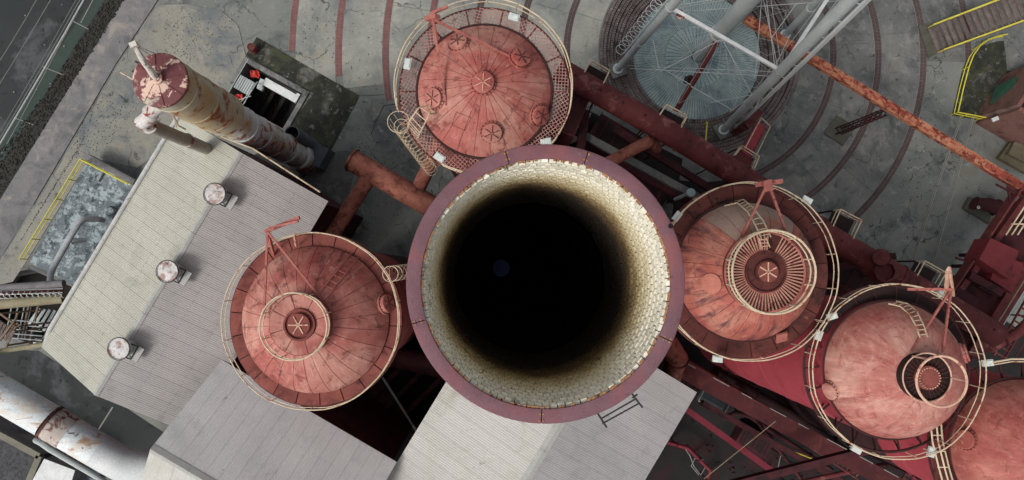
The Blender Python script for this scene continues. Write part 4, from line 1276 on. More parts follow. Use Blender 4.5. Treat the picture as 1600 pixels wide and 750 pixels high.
# white gutter pipe down the left eave
b = MB(); g0, g1 = eL0 + out * .12 + Vector((0, 0, .02)), eL1 + out * .12 + Vector((0, 0, .02))
b.tube([g0, g0.lerp(g1, .93), g1 + Vector((0, 0, -.5)) - dd * 0], .15, 12); b.build('gutter', 'gutter_paint', shed)
# three ridge vents
def ridge_vent(x, y):
    p = P(x, y, ZR + .85)
    t = thing('ridge_vent', VL.pop(0), 'roof vent', (p.x, p.y, ZR - .3), 'round vents on the shed ridge')
    b = MB(); b.revolve(p, [(.50, ZR - .35), (.50, p.z - .35), (.46, p.z - .33), (.46, p.z - .2)], 28); b.build('stack', 'silver', t)
    b = MB(); b.revolve(p, [(.58, p.z - .30), (.63, p.z - .22), (.63, p.z - .02), (.60, p.z + .02), (.58, p.z - .05), (.001, p.z + .02)], 32); b.build('cowl', 'vent', t)
    b = MB(); b.ring((p.x, p.y, p.z - .03), .63, .035, 32, 5); b.build('cowl_rim', 'black_steel', t)
    q = p - out * .62
    b = MB(); b.box((q.x, q.y, ZR + .05), (.85, .75, .08), math.atan2(dd.y, dd.x)); b.build('curb', 'flash', t, smooth=False)
    b = MB()
    for s in (-1, 1):
        b.beam(Vector((q.x, q.y, ZR + .12)) + dd * s * .42, p + dd * s * .42 - Vector((0, 0, .3)), .06, .05)
    b.beam(Vector((q.x, q.y, ZR + .14)) + dd * .45, Vector((q.x, q.y, ZR + .14)) - dd * .45, .06, .06)
    b.build('brace', 'black_steel', t)
VL = ['dirty white round roof vent on the shed ridge, nearest the cylindrical tower', 'dirty white round roof vent in the middle of the shed ridge', 'dirty white round roof vent on the shed ridge, nearest the big white pipe']
for x, y in ((335, 303), (261, 424), (185, 545)): ridge_vent(x, y)

# centre pale roof (A): ridge from lower left running out of the picture
ZA = 16.8
a0, a1 = P(235, 701, ZA), P(322, 752, ZA)
da = (a1 - a0); da.z = 0; da.normalize()
ZAE = ZA
while (P(343, 568, ZAE) - a0).dot(da) > 0: ZAE -= .05
a_end = a0 + da * 16
lfa = Vector((-da.y, da.x, 0))
ev = P(620, 722, ZAE)
hA = abs((ev - a0).dot(lfa))
ra = thing('pale_roof_hall', 'hall with a large light grey corrugated roof at bottom left of centre', 'building', (a0.x + 3, a0.y - 3, 0))
LA = (ev - a0).dot(da)
gable(ra, a0, a0 + da * (LA + .0), hA, 5.2, ZA - ZAE, max(8, round(LA / .8)), 'roof_grey', 'roof_pale', 'maroon_dark', ridge_w=.5, gap=.010)
# right pale roof (B)
ZB, ZBE = 14.8, 13.0
b1, b0 = P(822, 750, ZB), P(888, 640, ZB)
db = (b0 - b1); db.z = 0; db.normalize()
lfb = Vector((-db.y, db.x, 0))
c_r = P(1089, 613, ZBE)
top_s = (c_r - b1).dot(db)
b0 = b1 + db * top_s
bs = b1 - db * 5.5
eLb = P(659, 659, ZBE)
hBL = abs((eLb - b1).dot(lfb)); hBR = abs((c_r - b1).dot(lfb))
rb = thing('chimney_side_hall', 'hall with two tone corrugated roof directly below the chimney mouth', 'building', (b1.x, b1.y, 0))
gable(rb, bs, b0, hBL, hBR, ZB - ZBE, round((b0 - bs).length / .8), 'roof_pale', 'roof_grey2', 'maroon_dark', ridge_w=.55, cut=3.6, gap=.010)

# ------------------------------------------------------------------ rusty cylindrical tower at the upper left
ct = P(250, 125, 24)
tw = thing('rusty_cylinder_tower', 'rust streaked cream cylindrical tower with flaking maroon cap and bent white arm', 'tower', (ct.x, ct.y, 0))
b = MB(); b.revolve(ct, [(.001, 24.28), (.30, 24.25), (1.24, 24.02), (1.27, 23.98), (1.27, 23.86), (1.2, 23.84)][::-1], 56); b.build('cap', 'tower_cap', tw)
b = MB(); b.revolve(ct, [(1.21, 23.86), (1.21, 17.2), (1.24, 17.1), (1.24, 16.9), (1.0, 16.7)][::-1], 56)
for zz in (22.9, 20.5, 18.3): b.ring((ct.x, ct.y, zz), 1.215, .035, 56, 5)
b.build('upper_drum', 'tower_body', tw)
b = MB(); b.revolve(ct, [(.9, 16.9), (1.02, 16.5), (1.02, 9.0), (.99, 8.9), (.96, 3.1), (1.1, 3.0), (1.1, .02)][::-1], 56)
for zz in (14.2, 11.6, 8.95, 6.0): b.ring((ct.x, ct.y, zz), 1.03, .05, 56, 5)
b.build('lower_drum', 'tower_lower', tw)
b = MB(); b.revolve(ct, [(.30, 24.2), (.30, 24.4), (.20, 24.42), (.20, 24.5), (.001, 24.52)], 24); b.build('arm_socket', 'tower_cap', tw)
top = P(209, 70, 26.4)
b = MB(); b.tube([Vector((ct.x, ct.y, 24.4)), Vector((ct.x, ct.y, 24.4)).lerp(top, .5) + Vector((0, 0, .15)), top, top + Vector((.02, .05, -.35))], [.16, .14, .12, .1], 12); b.build('bent_arm', 'arm_paint', tw)
b = MB(); b.box(top, (.3, .22, .2), .4); b.build('pulley_box', 'arm_paint', tw)
for q in ((P(244, 84, 24.2)), P(238, 88, 24.2)):
    b = MB(); b.tube([top, q], .025, 6); b.build('stay', 'white_paint', tw)
for k in range(8):
    a = 2 * PI * k / 8 + .2
    b = MB(); b.beam(pt(ct, .32, a, 24.27), pt(ct, 1.22, a, 24.05), .02, .03); b.build('cap_rib', 'tower_cap', tw)
b = MB(); b.beam(P(212, 96, 23), P(228, 104, 23), .1, .1); b.beam(P(207, 111, 23), P(222, 117, 23), .1, .1); b.build('side_lug', 'black_steel', tw)
b = MB(); b.tube([P(188, 113, 22), P(214, 128, 22.5)], .03, 6); b.build('guy_rod', 'cream', tw)
# the side pipe with painted elbow
q0 = P(327, 234, 13.4)
def vq(h): return Vector((q0.x, q0.y, h))
pt_ = thing('side_downpipe', 'grey downpipe with red and white flaking elbow beside the rusty tower', 'pipe', q0)
b = MB(); b.tube([vq(13.3), vq(20.7)], .36, 20); b.build('pipe_body', 'tower_body2', pt_)
b = MB(); b.tube([vq(20.7), vq(21.3)] + [vq(21.3) + Vector((ct.x - q0.x, ct.y - q0.y, 0)) * (.0 + .30 * math.sin(PI / 2 * k / 5)) + Vector((0, 0, .55 * (1 - math.cos(PI / 2 * k / 5)) if k else 0)) for k in range(1, 6)] + [vq(21.9) + Vector((ct.x - q0.x, ct.y - q0.y, 0)) * .7], .36, 20); b.build('elbow', 'elbow_paint', pt_)
for h, r_ in ((20.65, .44), (16.5, .42), (13.5, .50)):
    b = MB(); b.tube([vq(h - .06), vq(h + .06)], r_, 20); b.build('flange', 'pipe_band', pt_)
b = MB(); b.tube([P(270, 178, 18), P(278, 196, 16), P(290, 202, 15)], .05, 6); b.tube([P(268, 172, 19), P(276, 200, 15)], .03, 6); b.tube([P(330, 195, 15.2), P(345, 213, 15), P(395, 232, 14.8), P(500, 300, 13)], .05, 6)
tag(b.build('white_conduit', 'cream'), 'thin cream conduit running along the foot of the rusty tower over the shed roof', 'conduit')

# ------------------------------------------------------------------ the pit and what lies in it
pr = math.atan2(U.y, U.x)
pt2 = thing('machine_pit', 'open dark rectangular pit with a worn concrete kerb beside the rusty tower', 'pit', P0)
pt2['kind'] = 'structure'; del pt2['category']
m = (pit[0] + pit[2]) / 2
b = MB(); b.box((m.x, m.y, -3.1), (PITL + .6, PITW + .6, .2), pr); b.build('pit_floor', 'soot', pt2, 'structure', smooth=False)
b = MB()
kw = .38
for i in range(4):
    a, c_ = pit[i], pit[(i + 1) % 4]
    d_ = (c_ - a).normalized(); nrm = Vector((-d_.y, d_.x, 0))
    if nrm.dot(m - a) < 0: nrm = -nrm
    b2 = MB(); b2.beam(a + nrm * kw / 2 + d_ * (kw if i % 2 else 0) + Vector((0, 0, -1.4)), c_ + nrm * kw / 2 - d_ * (kw if i % 2 else 0) + Vector((0, 0, -1.4)), kw, 3.0 + .2)
    b2.build('kerb_wall', 'slab_dark', pt2, 'structure', smooth=False)
def inpit(u, v, z): return P0 + U * u * PITL + V * v * PITW + Vector((0, 0, z))
for k in range(3):
    b = MB(); b.beam(inpit(.42 + .17 * k, .12, -2.3), inpit(.42 + .17 * k, .9, -2.3), .3, .3); b.build('pit_beam', 'soot', pt2)  # shade of the pit painted into the beams as near-black colour
b = MB()
for k in range(60):
    p = inpit(random.uniform(.1, .92), random.uniform(.15, .9), -2.9)
    b.box(p, (random.uniform(.05, .3), random.uniform(.05, .2), .15), random.random() * 3)
b.build('pit_debris', 'verge', pt2, 'stuff', smooth=False)
cb = thing('white_container', 'long flat white box lying inside the dark pit', 'container', P(440, 141, -.6))
p = P(440, 142, -.1)
b = MB(); b.box(p, (3.0, .62, .55), pr); b.build('box_body', 'white_paint', cb, smooth=False)
b = MB(); b.box(p + U * .1 + Vector((0, 0, .29)), (2.8, .56, .03), pr); b.build('box_lid', 'white_paint', cb, smooth=False)
b = MB(); b.box(p + U * 1.42 + V * -.1 + Vector((0, 0, .27)), (.28, .7, .1), pr); b.build('end_step', 'white_paint', cb, smooth=False)
gs = thing('corrugated_sheet', 'grey ribbed metal sheet laid over the near end of the pit', 'metal sheet', P(382, 132, 0))
cs = P(382, 133, .1)
b = MB(); b.box(cs, (1.35, 1.15, .04), pr); b.build('sheet', 'silver', gs, smooth=False)
for k in range(7):
    b = MB(); b.box(cs + U * (-.57 + .19 * k) + Vector((0, 0, .05)), (.07, 1.15, .07), pr); b.build('rib', 'silver', gs, smooth=False)
for lab, (x, y), s_ in (('crumpled bright red sheet above the ribbed metal sheet in the pit', (398, 116), .42), ('tangle of bright red plastic below the ribbed metal sheet in the pit', (373, 153), .38)):
    b = MB(); cpt = P(x, y, -.2)
    n_ = 9; vs = []; fs = []
    for i in range(n_):
        for j in range(n_):
            f_ = 1 - .25 * random.random()
            vs.append((cpt.x + (i / 8 - .5) * 2 * s_ * f_, cpt.y + (j / 8 - .5) * 1.7 * s_ * f_, cpt.z + random.uniform(-.12, .16)))
    for i in range(n_ - 1):
        for j in range(n_ - 1): fs.append((i * n_ + j, (i + 1) * n_ + j, (i + 1) * n_ + j + 1, i * n_ + j + 1))
    b.add(vs, fs)
    tag(b.build('red_tarp', 'red_plastic', smooth=False), lab, 'tarp')
fr = thing('pit_guard_frame', 'thin grey pipe frame standing round the ribbed sheet at the pit end', 'frame', P(365, 150, 0))
for a, c_ in (((354, 150), (388, 92)), ((354, 150), (378, 166)), ((378, 166), (402, 128)), ((378, 166), (384, 158)), ((366, 158), (392, 150)), ((372, 164), (396, 138))):
    b = MB(); b.tube([P(*a, .9), P(*c_, .9)], .035, 6); b.build('bar', 'silver', fr)
for a in ((354, 150), (378, 166), (402, 128), (388, 92)):
    b = MB(); q = P(*a, .9); b.tube([q, Vector((q.x, q.y, 0))], .035, 6); b.build('post', 'silver', fr)
b = MB(); b.box(P(409, 131, 0), (.4, .7, .4), pr + .1); b.box(P(407, 138, 0), (.45, .3, .3), pr); tag(b.build('grey_crate', 'silver', smooth=False), 'small grey box between the ribbed sheet and the white container', 'box')
# dark mouthed grey tank
tk = thing('open_tank', 'grey upright tank with a dark open mouth next to the pit corner', 'tank', P(495, 232, 0))
tp = P(456, 208, 6.2)
b = MB(); b.revolve(tp, [(.46, 6.0), (.46, 6.2), (.53, 6.2), (.53, .0)][::-1], 36); b.build('tank_wall', 'tank_blue', tk)
b = MB(); b.revolve(tp, [(.001, 5.6), (.47, 5.6)], 36); b.build('tank_floor', 'black_soot', tk)
bd = thing('blue_grey_roof', 'low dark blue grey lean-to roof between the tower and the pit', 'roof', P(500, 235, 0))
b = MB(); qq = [P(462, 212, 2), P(514, 232, 2), P(498, 262, 2), P(446, 240, 2)]
b.prism([(p.x, p.y) for p in qq], 0, 2.0); b.build('roof_panel', 'tank_blue', bd, smooth=False)
# red bollard
bo = thing('red_barrel', 'small dark red barrel standing on the yard above the pit', 'barrel', P(392, 74, 0))
cpt = P(392, 73, .95)
b = MB(); b.revolve(cpt, [(.31, 0), (.31, .3), (.325, .32), (.31, .34), (.31, .62), (.325, .64), (.31, .66), (.31, .95), (.28, .95), (.28, .88), (.001, .88)], 28); b.build('barrel_body', 'maroon', bo)
b = MB(); b.revolve(cpt, [(.27, .885), (.10, .9), (.001, .9)], 20); b.build('barrel_lid', 'deck_dark', bo)

# ------------------------------------------------------------------ water tower (its tank is above the top edge of the view)
TCx = PC
wt = thing('water_tower', 'silver water tower on sloping tube legs standing over the round brick steps', 'water tower', PC)
feet = [P(965, 108), P(1130, 203), P(1226, 55), P(1060, -42)]
def legp(i, h): return Vector((feet[i].x, feet[i].y, 0)).lerp(Vector((TCx.x, TCx.y, 0)), .0148 * h) + Vector((0, 0, h))
H = 25.5
for i in range(4):
    b = MB(); b.tube([legp(i, -.1), legp(i, H)], [.27, .31] if i != 1 else [.29, .36], 24); o = b.build('leg', 'silver', wt)
    f = legp(i, 0)
    b = MB(); b.box((f.x, f.y, -.1), (1.25, 1.25, .36), .35 + .15 * i); b.build('foot_block', 'slab_dark', o, smooth=False)
    b = MB(); b.tube([Vector((f.x, f.y, .08)), Vector((f.x, f.y, .2))], .42, 20); b.build('base_plate', 'silver_light', o)
    for zz in (12.7, 6.3):
        p = legp(i, zz); b = MB(); b.tube([legp(i, zz - .08), legp(i, zz + .08)], .34, 20); b.build('collar', 'silver', o)
# riser
b = MB(); b.tube([Vector((TCx.x + .1, TCx.y, -1.1)), Vector((TCx.x + .1, TCx.y, 4.6))], .42, 28); b.build('riser_foot', 'silver', wt)
b = MB(); b.tube([Vector((TCx.x + .1, TCx.y, 4.6)), Vector((TCx.x + .1, TCx.y, 30))], .60, 28); b.build('riser', 'silver', wt)
b = MB(); b.tube([Vector((TCx.x + .1, TCx.y, 4.5)), Vector((TCx.x + .1, TCx.y, 4.75))], .66, 28); b.build('riser_collar', 'silver_light', wt)
for i in range(4):
    j = (i + 1) % 4
    b = MB(); b.beam(legp(i, 12.7), legp(j, 12.7), .22, .18); b.build('strut', 'white_paint', wt)
    for (h0, h1) in ((1.0, 12.5), (12.9, 24.5)):
        for (p, q) in ((legp(i, h0), legp(j, h1)), (legp(j, h0), legp(i, h1))):
            b = MB(); b.tube([p, q], .017, 5); b.build('tie_rod', 'cable', wt)
# tank, out of view but real
b = MB(); cz = 31
b.revolve(TCx, [(.6, 27.2), (2.4, 28.0), (3.9, 29.6), (4.4, 31.5), (4.4, 38), (.01, 40.5)], 64); b.build('tank', 'silver_light', wt)
b = MB(); b.sector(TCx, 4.45, 5.35, 0, 2 * PI, 25.45, 25.55, 72); b.build('balcony', 'silver_light', wt)
for rr, zz in ((5.4, 26.6), (5.4, 26.0), (5.4, 25.5), (4.5, 25.4)):
    b = MB(); b.ring((TCx.x, TCx.y, zz), rr, .045 if zz != 25.5 else .08, 96, 6); b.build('balcony_rail', 'silver_light', wt)
for k in range(48):
    a = 2 * PI * k / 48; a2 = 2 * PI * (k + 1) / 48
    b = MB(); b.tube([pt(TCx, 5.4, a, 25.5), pt(TCx, 5.4, a2, 26.6)], .025, 5); b.tube([pt(TCx, 5.4, a2, 25.5), pt(TCx, 5.4, a, 26.6)], .025, 5); b.build('lattice_bar', 'silver_light', wt)
# conduit channel beside the right leg
b = MB()
o1 = Vector((.55, -.22, 0))
b.beam(legp(1, 1.5) + o1 * 1.1, legp(1, H) + o1 * 1.15, .34, .12); b.build('cable_channel', 'silver_light', wt)
for k in range(12):
    h = 2 + 2 * k
    b = MB(); b.tube([legp(1, h), legp(1, h) + o1 * 1.15], .035, 5); b.build('channel_clip', 'silver', wt)
# ladder with hoops on the left leg
ld = thing('leg_ladder', 'pale ladder with a spiral of safety hoops on the left leg of the water tower', 'ladder', legp(0, 0))
o0 = Vector((-.26, .30, .0)); sdv = Vector((.7, .6, 0)).normalized() * .2
LL = [(legp(0, h) + o0 * 1.1 - sdv * 1.0, legp(0, h) + o0 * 1.1 + sdv * 1.0) for h in (2.6, 22)]
ladder(ld, LL, .2, 'silver_light', 62, .022, name='stile_pair')
hv = o0.normalized()
for k in range(20):
    h = 3 + k * .95
    cpt = legp(0, h) + o0 * 1.1 + hv * .36
    b = MB(); b.ring(cpt, .37, .02, 20, 5); b.build('hoop', 'silver_light', ld)
# string light web
wb = thing('cable_web', 'spider web of thin pale cables strung from the water tower riser over the disc', 'cables', PC)
hub = Vector((TCx.x + .1, TCx.y, 5.6))
rim_pts = []
NW = 26
for k in range(NW):
    a = 2 * PI * k / NW + .1
    r_ = 5.0 + .9 * math.sin(k * 2.3)
    e_ = pt(TCx, r_, a, 4.2); rim_pts.append(e_)
    b = MB(); b.tube([hub + (e_ - hub) * .1, e_], .012, 4); b.build('spoke_cable', 'cable', wb)
for k in range(0, NW):
    if k % 4 == 3: continue
    b = MB(); b.tube([rim_pts[k], rim_pts[(k + 1) % NW].lerp(rim_pts[k], .05)], .012, 4); b.build('edge_cable', 'cable', wb)
for x0, y0, x1, y1 in ((985, 107, 1206, 119), (1065, 18, 1400, -5), (1062, 12, 1150, -3), (1192, -5, 1218, 118), (1197, -5, 1212, 115), (1040, 110, 1080, 133), (1080, 135, 1145, 172), (1020, 60, 1030, 110), (1140, 175, 1200, 130), (1030, 112, 1130, 60), (1175, 148, 1128, 60), (1110, 160, 1176, 148), (1232, 60, 1180, 170), (1190, 0, 1180, 120), (1245, 5, 1205, 60)):
    b = MB(); b.tube([P(x0, y0, 8), P(x1, y1, 8)], .024, 5); b.build('guy_cable', 'cable', wb)
# red pole lying across the disc, with white fitting
rp = thing('red_feed_pipe', 'dull red pipe rising from the brick steps up to the water tower riser', 'pipe', P(1056, 172))
b = MB(); b.tube([P(1056, 174, .6), P(1122, 62, 4.2)], .23, 14); b.build('pipe_body', 'maroon', rp)
b = MB(); b.beam(P(1070, 130, 1.4), P(1074, 120, 1.4), .35, .2); b.build('clamp', 'black_steel', rp)
b = MB(); b.tube([P(1076, 128, 1.2), P(1080, 120, 1.6)], .24, 10); b.build('sleeve', 'maroon_dark', rp)
b = MB(); b.beam(P(1058, 20, 12.6), P(1070, 26, 12.6), .35, .3); b.beam(P(1064, 16, 12.6), P(1062, 30, 12.6), .15, .2)
tag(b.build('red_fitting', 'tower_cap'), 'small red and white fitting at the upper left end of the white strut', 'fitting')

# ------------------------------------------------------------------ orange rusty pipe bridge
zb = 7.2
B0, B1 = P(1164, 30, zb), P(1640, 321, zb)
br = thing('rusty_pipe_bridge', 'long orange rusted box beam running from the water tower to the right edge', 'beam', (B0 + B1) / 2)
nseg = 14
for k in range(nseg):
    a, c_ = B0.lerp(B1, k / nseg), B0.lerp(B1, (k + 1) / nseg - .0015)
    b = MB(); b.beam(a, c_, .50, .5); b.build('box_section', 'orange_rust' if k < 11 else 'red_rust', br, smooth=False)
b = MB(); dB = (B1 - B0).normalized(); sB = Vector((dB.y, -dB.x, 0))
for s_ in (-1, 1):
    b.beam(B0 + sB * s_ * .27 + Vector((0, 0, .24)), B1 + sB * s_ * .27 + Vector((0, 0, .24)), .08, .10)
b.build('edge_angle', 'orange_rust', br)
b = MB()
for k in range(60):
    p = B0.lerp(B1, (k + .5) / 60) + Vector((0, 0, .26)) + sB * random.uniform(-.14, .14)
    b.box(p, (random.uniform(.1, .5), random.uniform(.05, .2), .03), math.atan2(dB.y, dB.x) + random.uniform(-.3, .3))
b.build('rust_flakes', 'red_rust', br, 'stuff', smooth=False)
sp_ = thing('lattice_post', 'dark red lattice post on a concrete pad holding up the orange rusted beam', 'post', P(1308, 205))
foot = P(1308, 206, 0)
b = MB()
for i in range(4):
    ox, oy = (.24 if i in (0, 1) else -.24), (.24 if i in (0, 3) else -.24)
    b.beam(foot + Vector((ox, oy, .1)), foot + Vector((ox * .7, oy * .7, 7)), .08, .08)
b.build('corner_angle', 'maroon_dark', sp_)
for k in range(10):
    z_ = .3 + k * .68
    b = MB()
    b.beam(foot + Vector((.24, .24, z_)), foot + Vector((-.24, .24, z_ + .6)), .05, .05); b.beam(foot + Vector((-.24, -.24, z_)), foot + Vector((.24, -.24, z_ + .6)), .05, .05)
    b.beam(foot + Vector((-.24, .24, z_)), foot + Vector((-.24, -.24, z_ + .6)), .05, .05); b.beam(foot + Vector((.24, -.24, z_)), foot + Vector((.24, .24, z_ + .6)), .05, .05)
    b.build('lacing', 'maroon_dark', sp_)
qq = [P(1306, 181), P(1336, 199), P(1316, 228), P(1286, 209)]
b = MB(); b.prism([(p.x, p.y) for p in qq], .0, .22); b.build('concrete_pad', 'pad', sp_, smooth=False)

# ------------------------------------------------------------------ landings with white rails on the main
def landing(name, label, quad, z_, m='soot_steel', rails=(0, 1, 2), legs=True, rm='cream'):
    """quad: four pixels of the floor corners, in order; rails on the listed sides"""
    q = [P(x, y, z_) for x, y in quad]
    t = thing(name, label, 'platform', Vector((q[0] + q[2])) / 2, 'railed platforms along the maroon main')
    b = MB(); b.prism([(p.x, p.y) for p in q], z_ - .1, z_); b.build('floor_plate', m, t, smooth=False)
    up = Vector((0, 0, 1.05))
    done = set()
    for s_ in rails:
        a, c_ = q[s_], q[(s_ + 1) % 4]
        b = MB(); b.tube([a + up, c_ + up], .045, 6); b.build('rail', rm, t)
        b = MB(); b.tube([a + up * .5, c_ + up * .5], .03, 6); b.build('rail', rm, t)
        for k, p in ((s_, a), ((s_ + 1) % 4, c_)):
            if k in done: continue
            done.add(k)
            b = MB(); b.tube([p, p + up], .035, 6); b.build('rail_post', rm, t)
    b = MB()
    for p in q: b.tube([p, Vector((p.x, p.y, 0))], .06, 6)
    b.build('legs', 'maroon_dark', t)
    return t
landing('valve_platform', 'small white railed platform on the maroon main next to the mesh gallery stove', ((908, 124), (921, 101), (949, 117), (938, 140)), 9.5)
landing('valve_platform', 'small white railed platform on the maroon main below the disc of the water tower', ((1022, 190), (1036, 169), (1068, 186), (1053, 214)), 9.5)
landing('valve_platform', 'small white railed platform on the main just right of the radial slatted stove', ((1290, 356), (1302, 329), (1334, 346), (1321, 374)), 9.5)
landing('valve_platform', 'small white railed platform on the main above the pale pink stove', ((1418, 432), (1431, 408), (1463, 426), (1448, 452)), 9.5)
landing('stair_head', 'dark red railed landing on the main above the right stove', ((1141, 246), (1152, 232), (1178, 248), (1168, 272)), 8.5, 'maroon')
st = thing('red_stair', 'steep dark red stair with cream handrails near the water tower foot', 'stairs', P(1178, 190))
s0, s1 = P(1189, 195, 3.5), P(1164, 243, 8.5)
sd_ = (s1 - s0); sdir = Vector((sd_.x, sd_.y, 0)).normalized(); sn = Vector((-sdir.y, sdir.x, 0))
for s_ in (-1, 1):
    b = MB(); b.beam(s0 + sn * .42 * s_, s1 + sn * .42 * s_, .06, .2); b.build('stringer', 'maroon', st)
    b = MB(); b.tube([s0 + sn * .46 * s_ + Vector((0, 0, 1)), s1 + sn * .46 * s_ + Vector((0, 0, 1))], .04, 6); b.build('handrail', 'cream', st)
for k in range(15):
    p = s0.lerp(s1, (k + .5) / 15)
    b = MB(); b.box(p, (.30, .8, .04), math.atan2(sdir.y, sdir.x)); b.build('tread', 'crimson', st, smooth=False)
b = MB(); b.tube([s0 + sn * .46 + Vector((0, 0, 1)), s0 - sn * .46 + Vector((0, 0, 1))], .04, 6); b.build('handrail', 'cream', st)
b = MB(); b.box(P(1166, 192, 1.8), (.5, 1.6, 3.4), math.atan2(sdir.y, sdir.x) + PI / 2); tag(b.build('red_column', 'maroon', smooth=False), 'dark red steel column at the foot of the red stair', 'column')
b = MB(); a, c_ = P(1105, 190, .3), P(1102, 230, .3); b.tube([a, c_], .06, 6)
b.tube([a, a - Vector((0, 0, 1))], .04, 6); b.tube([c_, c_ - Vector((0, 0, .4))], .04, 6)
tag(b.build('yellow_handrail', 'yellow'), 'single yellow handrail going down the round brick steps', 'handrail')

# ------------------------------------------------------------------ upper right corner: wooden stair, yellow rail, brick house
ws = thing('wooden_stair', 'weathered wooden stair with yellow handrails in the upper right corner', 'stairs', P(1450, 65))
NTD = 20
for k in range(NTD):
    u = k / (NTD - 1)
    x, y, z_ = 1460 + 182 * u, 62 - 68 * u, .25 + 4.6 * u
    p = P(x, y, z_)
    b = MB(); b.box(p, (.33, 2.05 , .06), .37); b.build('tread', 'wood', ws, smooth=False)
for dv, nm in ((1, 'lower'), (-1, 'upper')):
    perp = Vector((math.sin(.37), -math.cos(.37), 0)) * 1.08 * dv
    a = P(1455, 64, .2) + perp; c_ = P(1642, -6, 4.9) + perp
    b = MB(); b.beam(a, c_, .1, .3); b.build('stringer', 'wood', ws)
    b = MB(); b.tube([a + Vector((0, 0, 1)), c_ + Vector((0, 0, 1))], .055, 8); b.build('handrail', 'yellow', ws)
    b = MB(); b.tube([a + Vector((0, 0, .55)), c_ + Vector((0, 0, .55))], .035, 8); b.build('handrail', 'yellow', ws)
    for k in range(5):
        p = a.lerp(c_, k / 5 + .01); b = MB(); b.tube([p, p + Vector((0, 0, 1))], .04, 6); b.build('post', 'yellow', ws)
qq = [P(1433, 41), P(1448, 39), P(1466, 84), P(1449, 91)]
b = MB(); b.prism([(p.x, p.y) for p in qq], 0, .2); b.build('stair_pad', 'pad', ws, smooth=False)
yr = thing('curved_yellow_rail', 'double yellow safety rail curving round the sunken area beside the brick house', 'railing', P(1487, 180))
ypx = [(1560, 60), (1545, 63), (1531, 68), (1518, 78), (1508, 92), (1501, 110), (1493, 140), (1484, 180)]
for z_, rr in ((1.05, .05), (.55, .04)):
    b = MB(); pts = [P(x, y, 0) + Vector((0, 0, z_)) for x, y in ypx]; b.tube(pts, rr, 6); b.build('rail', 'yellow', yr)
    b = MB(); b.tube([pts[-1], P(1527, 188, 0) + Vector((0, 0, z_))], rr, 6); b.build('rail', 'yellow', yr)
for x, y in ypx[1::2] + [(1500, 183), (1524, 188)]:
    b = MB(); p = P(x, y); b.tube([p, p + Vector((0, 0, 1.05))], .035, 6); b.build('post', 'yellow', yr)
sheet('sunken_bed', [(1560, 64), (1532, 72), (1512, 90), (1503, 112), (1488, 180), (1530, 188), (1570, 130), (1640, 60)], .03, 'moss')
# brick house
bh = thing('brick_house', 'red brick house at the right edge behind the curved yellow rail', 'house', P(1600, 180))
c0, c1, c2, c3 = P(1527, 188), P(1612, 238), P(1720, 150), P(1572, 120)
def wall(root, a, c_, h, m, name='wall', z_0=0):
    me = MB(); d_ = (c_ - a); d_.z = 0
    L = d_.length; n_ = Vector((d_.y, -d_.x, 0)).normalized() * .3
    vs = [a + Vector((0, 0, z_0)), c_ + Vector((0, 0, z_0)), c_ + Vector((0, 0, h)), a + Vector((0, 0, h))]
    vs += [v - n_ for v in vs]
    me.add(vs, [(0, 1, 2, 3), (7, 6, 5, 4), (0, 3, 7, 4), (1, 5, 6, 2), (3, 2, 6, 7)])
    msh = me.mesh(name, False)
    uv = msh.uv_layers.new(name='UVMap')
    co = [(0, 0), (L, 0), (L, h), (0, h)]
    for poly in msh.polygons:
        for li in poly.loop_indices:
            vi = msh.loops[li].vertex_index
            p = msh.vertices[vi].co
            uv.data[li].uv = ((Vector((p.x, p.y, 0)) - Vector((a.x, a.y, 0))).dot(d_.normalized()), p.z)
    return link(msh, name, m, root)
wall(bh, c1, c0, 4.8, 'red_brick'); wall(bh, c0, c3, 4.8, 'red_brick'); wall(bh, c3, c2, 4.8, 'red_brick')
b = MB(); b.prism([(p.x, p.y) for p in (c0.lerp(c2, .05), c1, c2, c3.lerp(c2, .05))], 4.5, 4.62); b.build('flat_roof', 'house_roof', bh, smooth=False)
for u, z_ in ((.25, 2.6), (.6, 3.0)):
    dw = (c1 - c0).normalized(); nw = Vector((dw.y, -dw.x, 0)); nw = nw if nw.dot(-c0.xy.to_3d()) > 0 else -nw
    p = c0.lerp(c1, u) + nw * .02 + Vector((0, 0, z_))
    b = MB(); b.box(p, (.9, .12, 1.2), math.atan2(dw.y, dw.x)); o = b.build('window', 'black_steel', bh, smooth=False)
    b = MB(); b.box(p + nw * .1 - Vector((0, 0, .65)), (1.1, .2, .1), math.atan2(dw.y, dw.x)); b.build('sill', 'mortar', o, smooth=False)
b = MB(); p = P(1555, 186, 3); b.box(p, (.5, .3, .1), .4); b.build('vent_plate', 'lampbox', bh, smooth=False)
gt = thing('green_door_hatch', 'dull green sloping hatch against the brick house wall', 'hatch', P(1570, 145))
qa = [P(1546, 163, 1.2), P(1556, 135, 1.2), P(1590, 118, 2.8), P(1582, 152, 2.8)]
b = MB(); b.add(qa + [q - Vector((0, 0, .08)) for q in qa], [(0, 1, 2, 3), (7, 6, 5, 4), (0, 4, 5, 1), (1, 5, 6, 2), (2, 6, 7, 3), (3, 7, 4, 0)]); b.build('hatch_panel', 'green_tarp', gt, smooth=False)
for k in range(1, 5):
    b = MB(); b.beam(qa[0].lerp(qa[3], k / 5) + Vector((0, 0, .03)), qa[1].lerp(qa[2], k / 5) + Vector((0, 0, .03)), .05, .05); b.build('batten', 'green_tarp', gt)
sheet('side_floor', [(1566, 40), (1600, 20), (1660, 20), (1660, 130), (1574, 110)], .045, 'slab_dark')
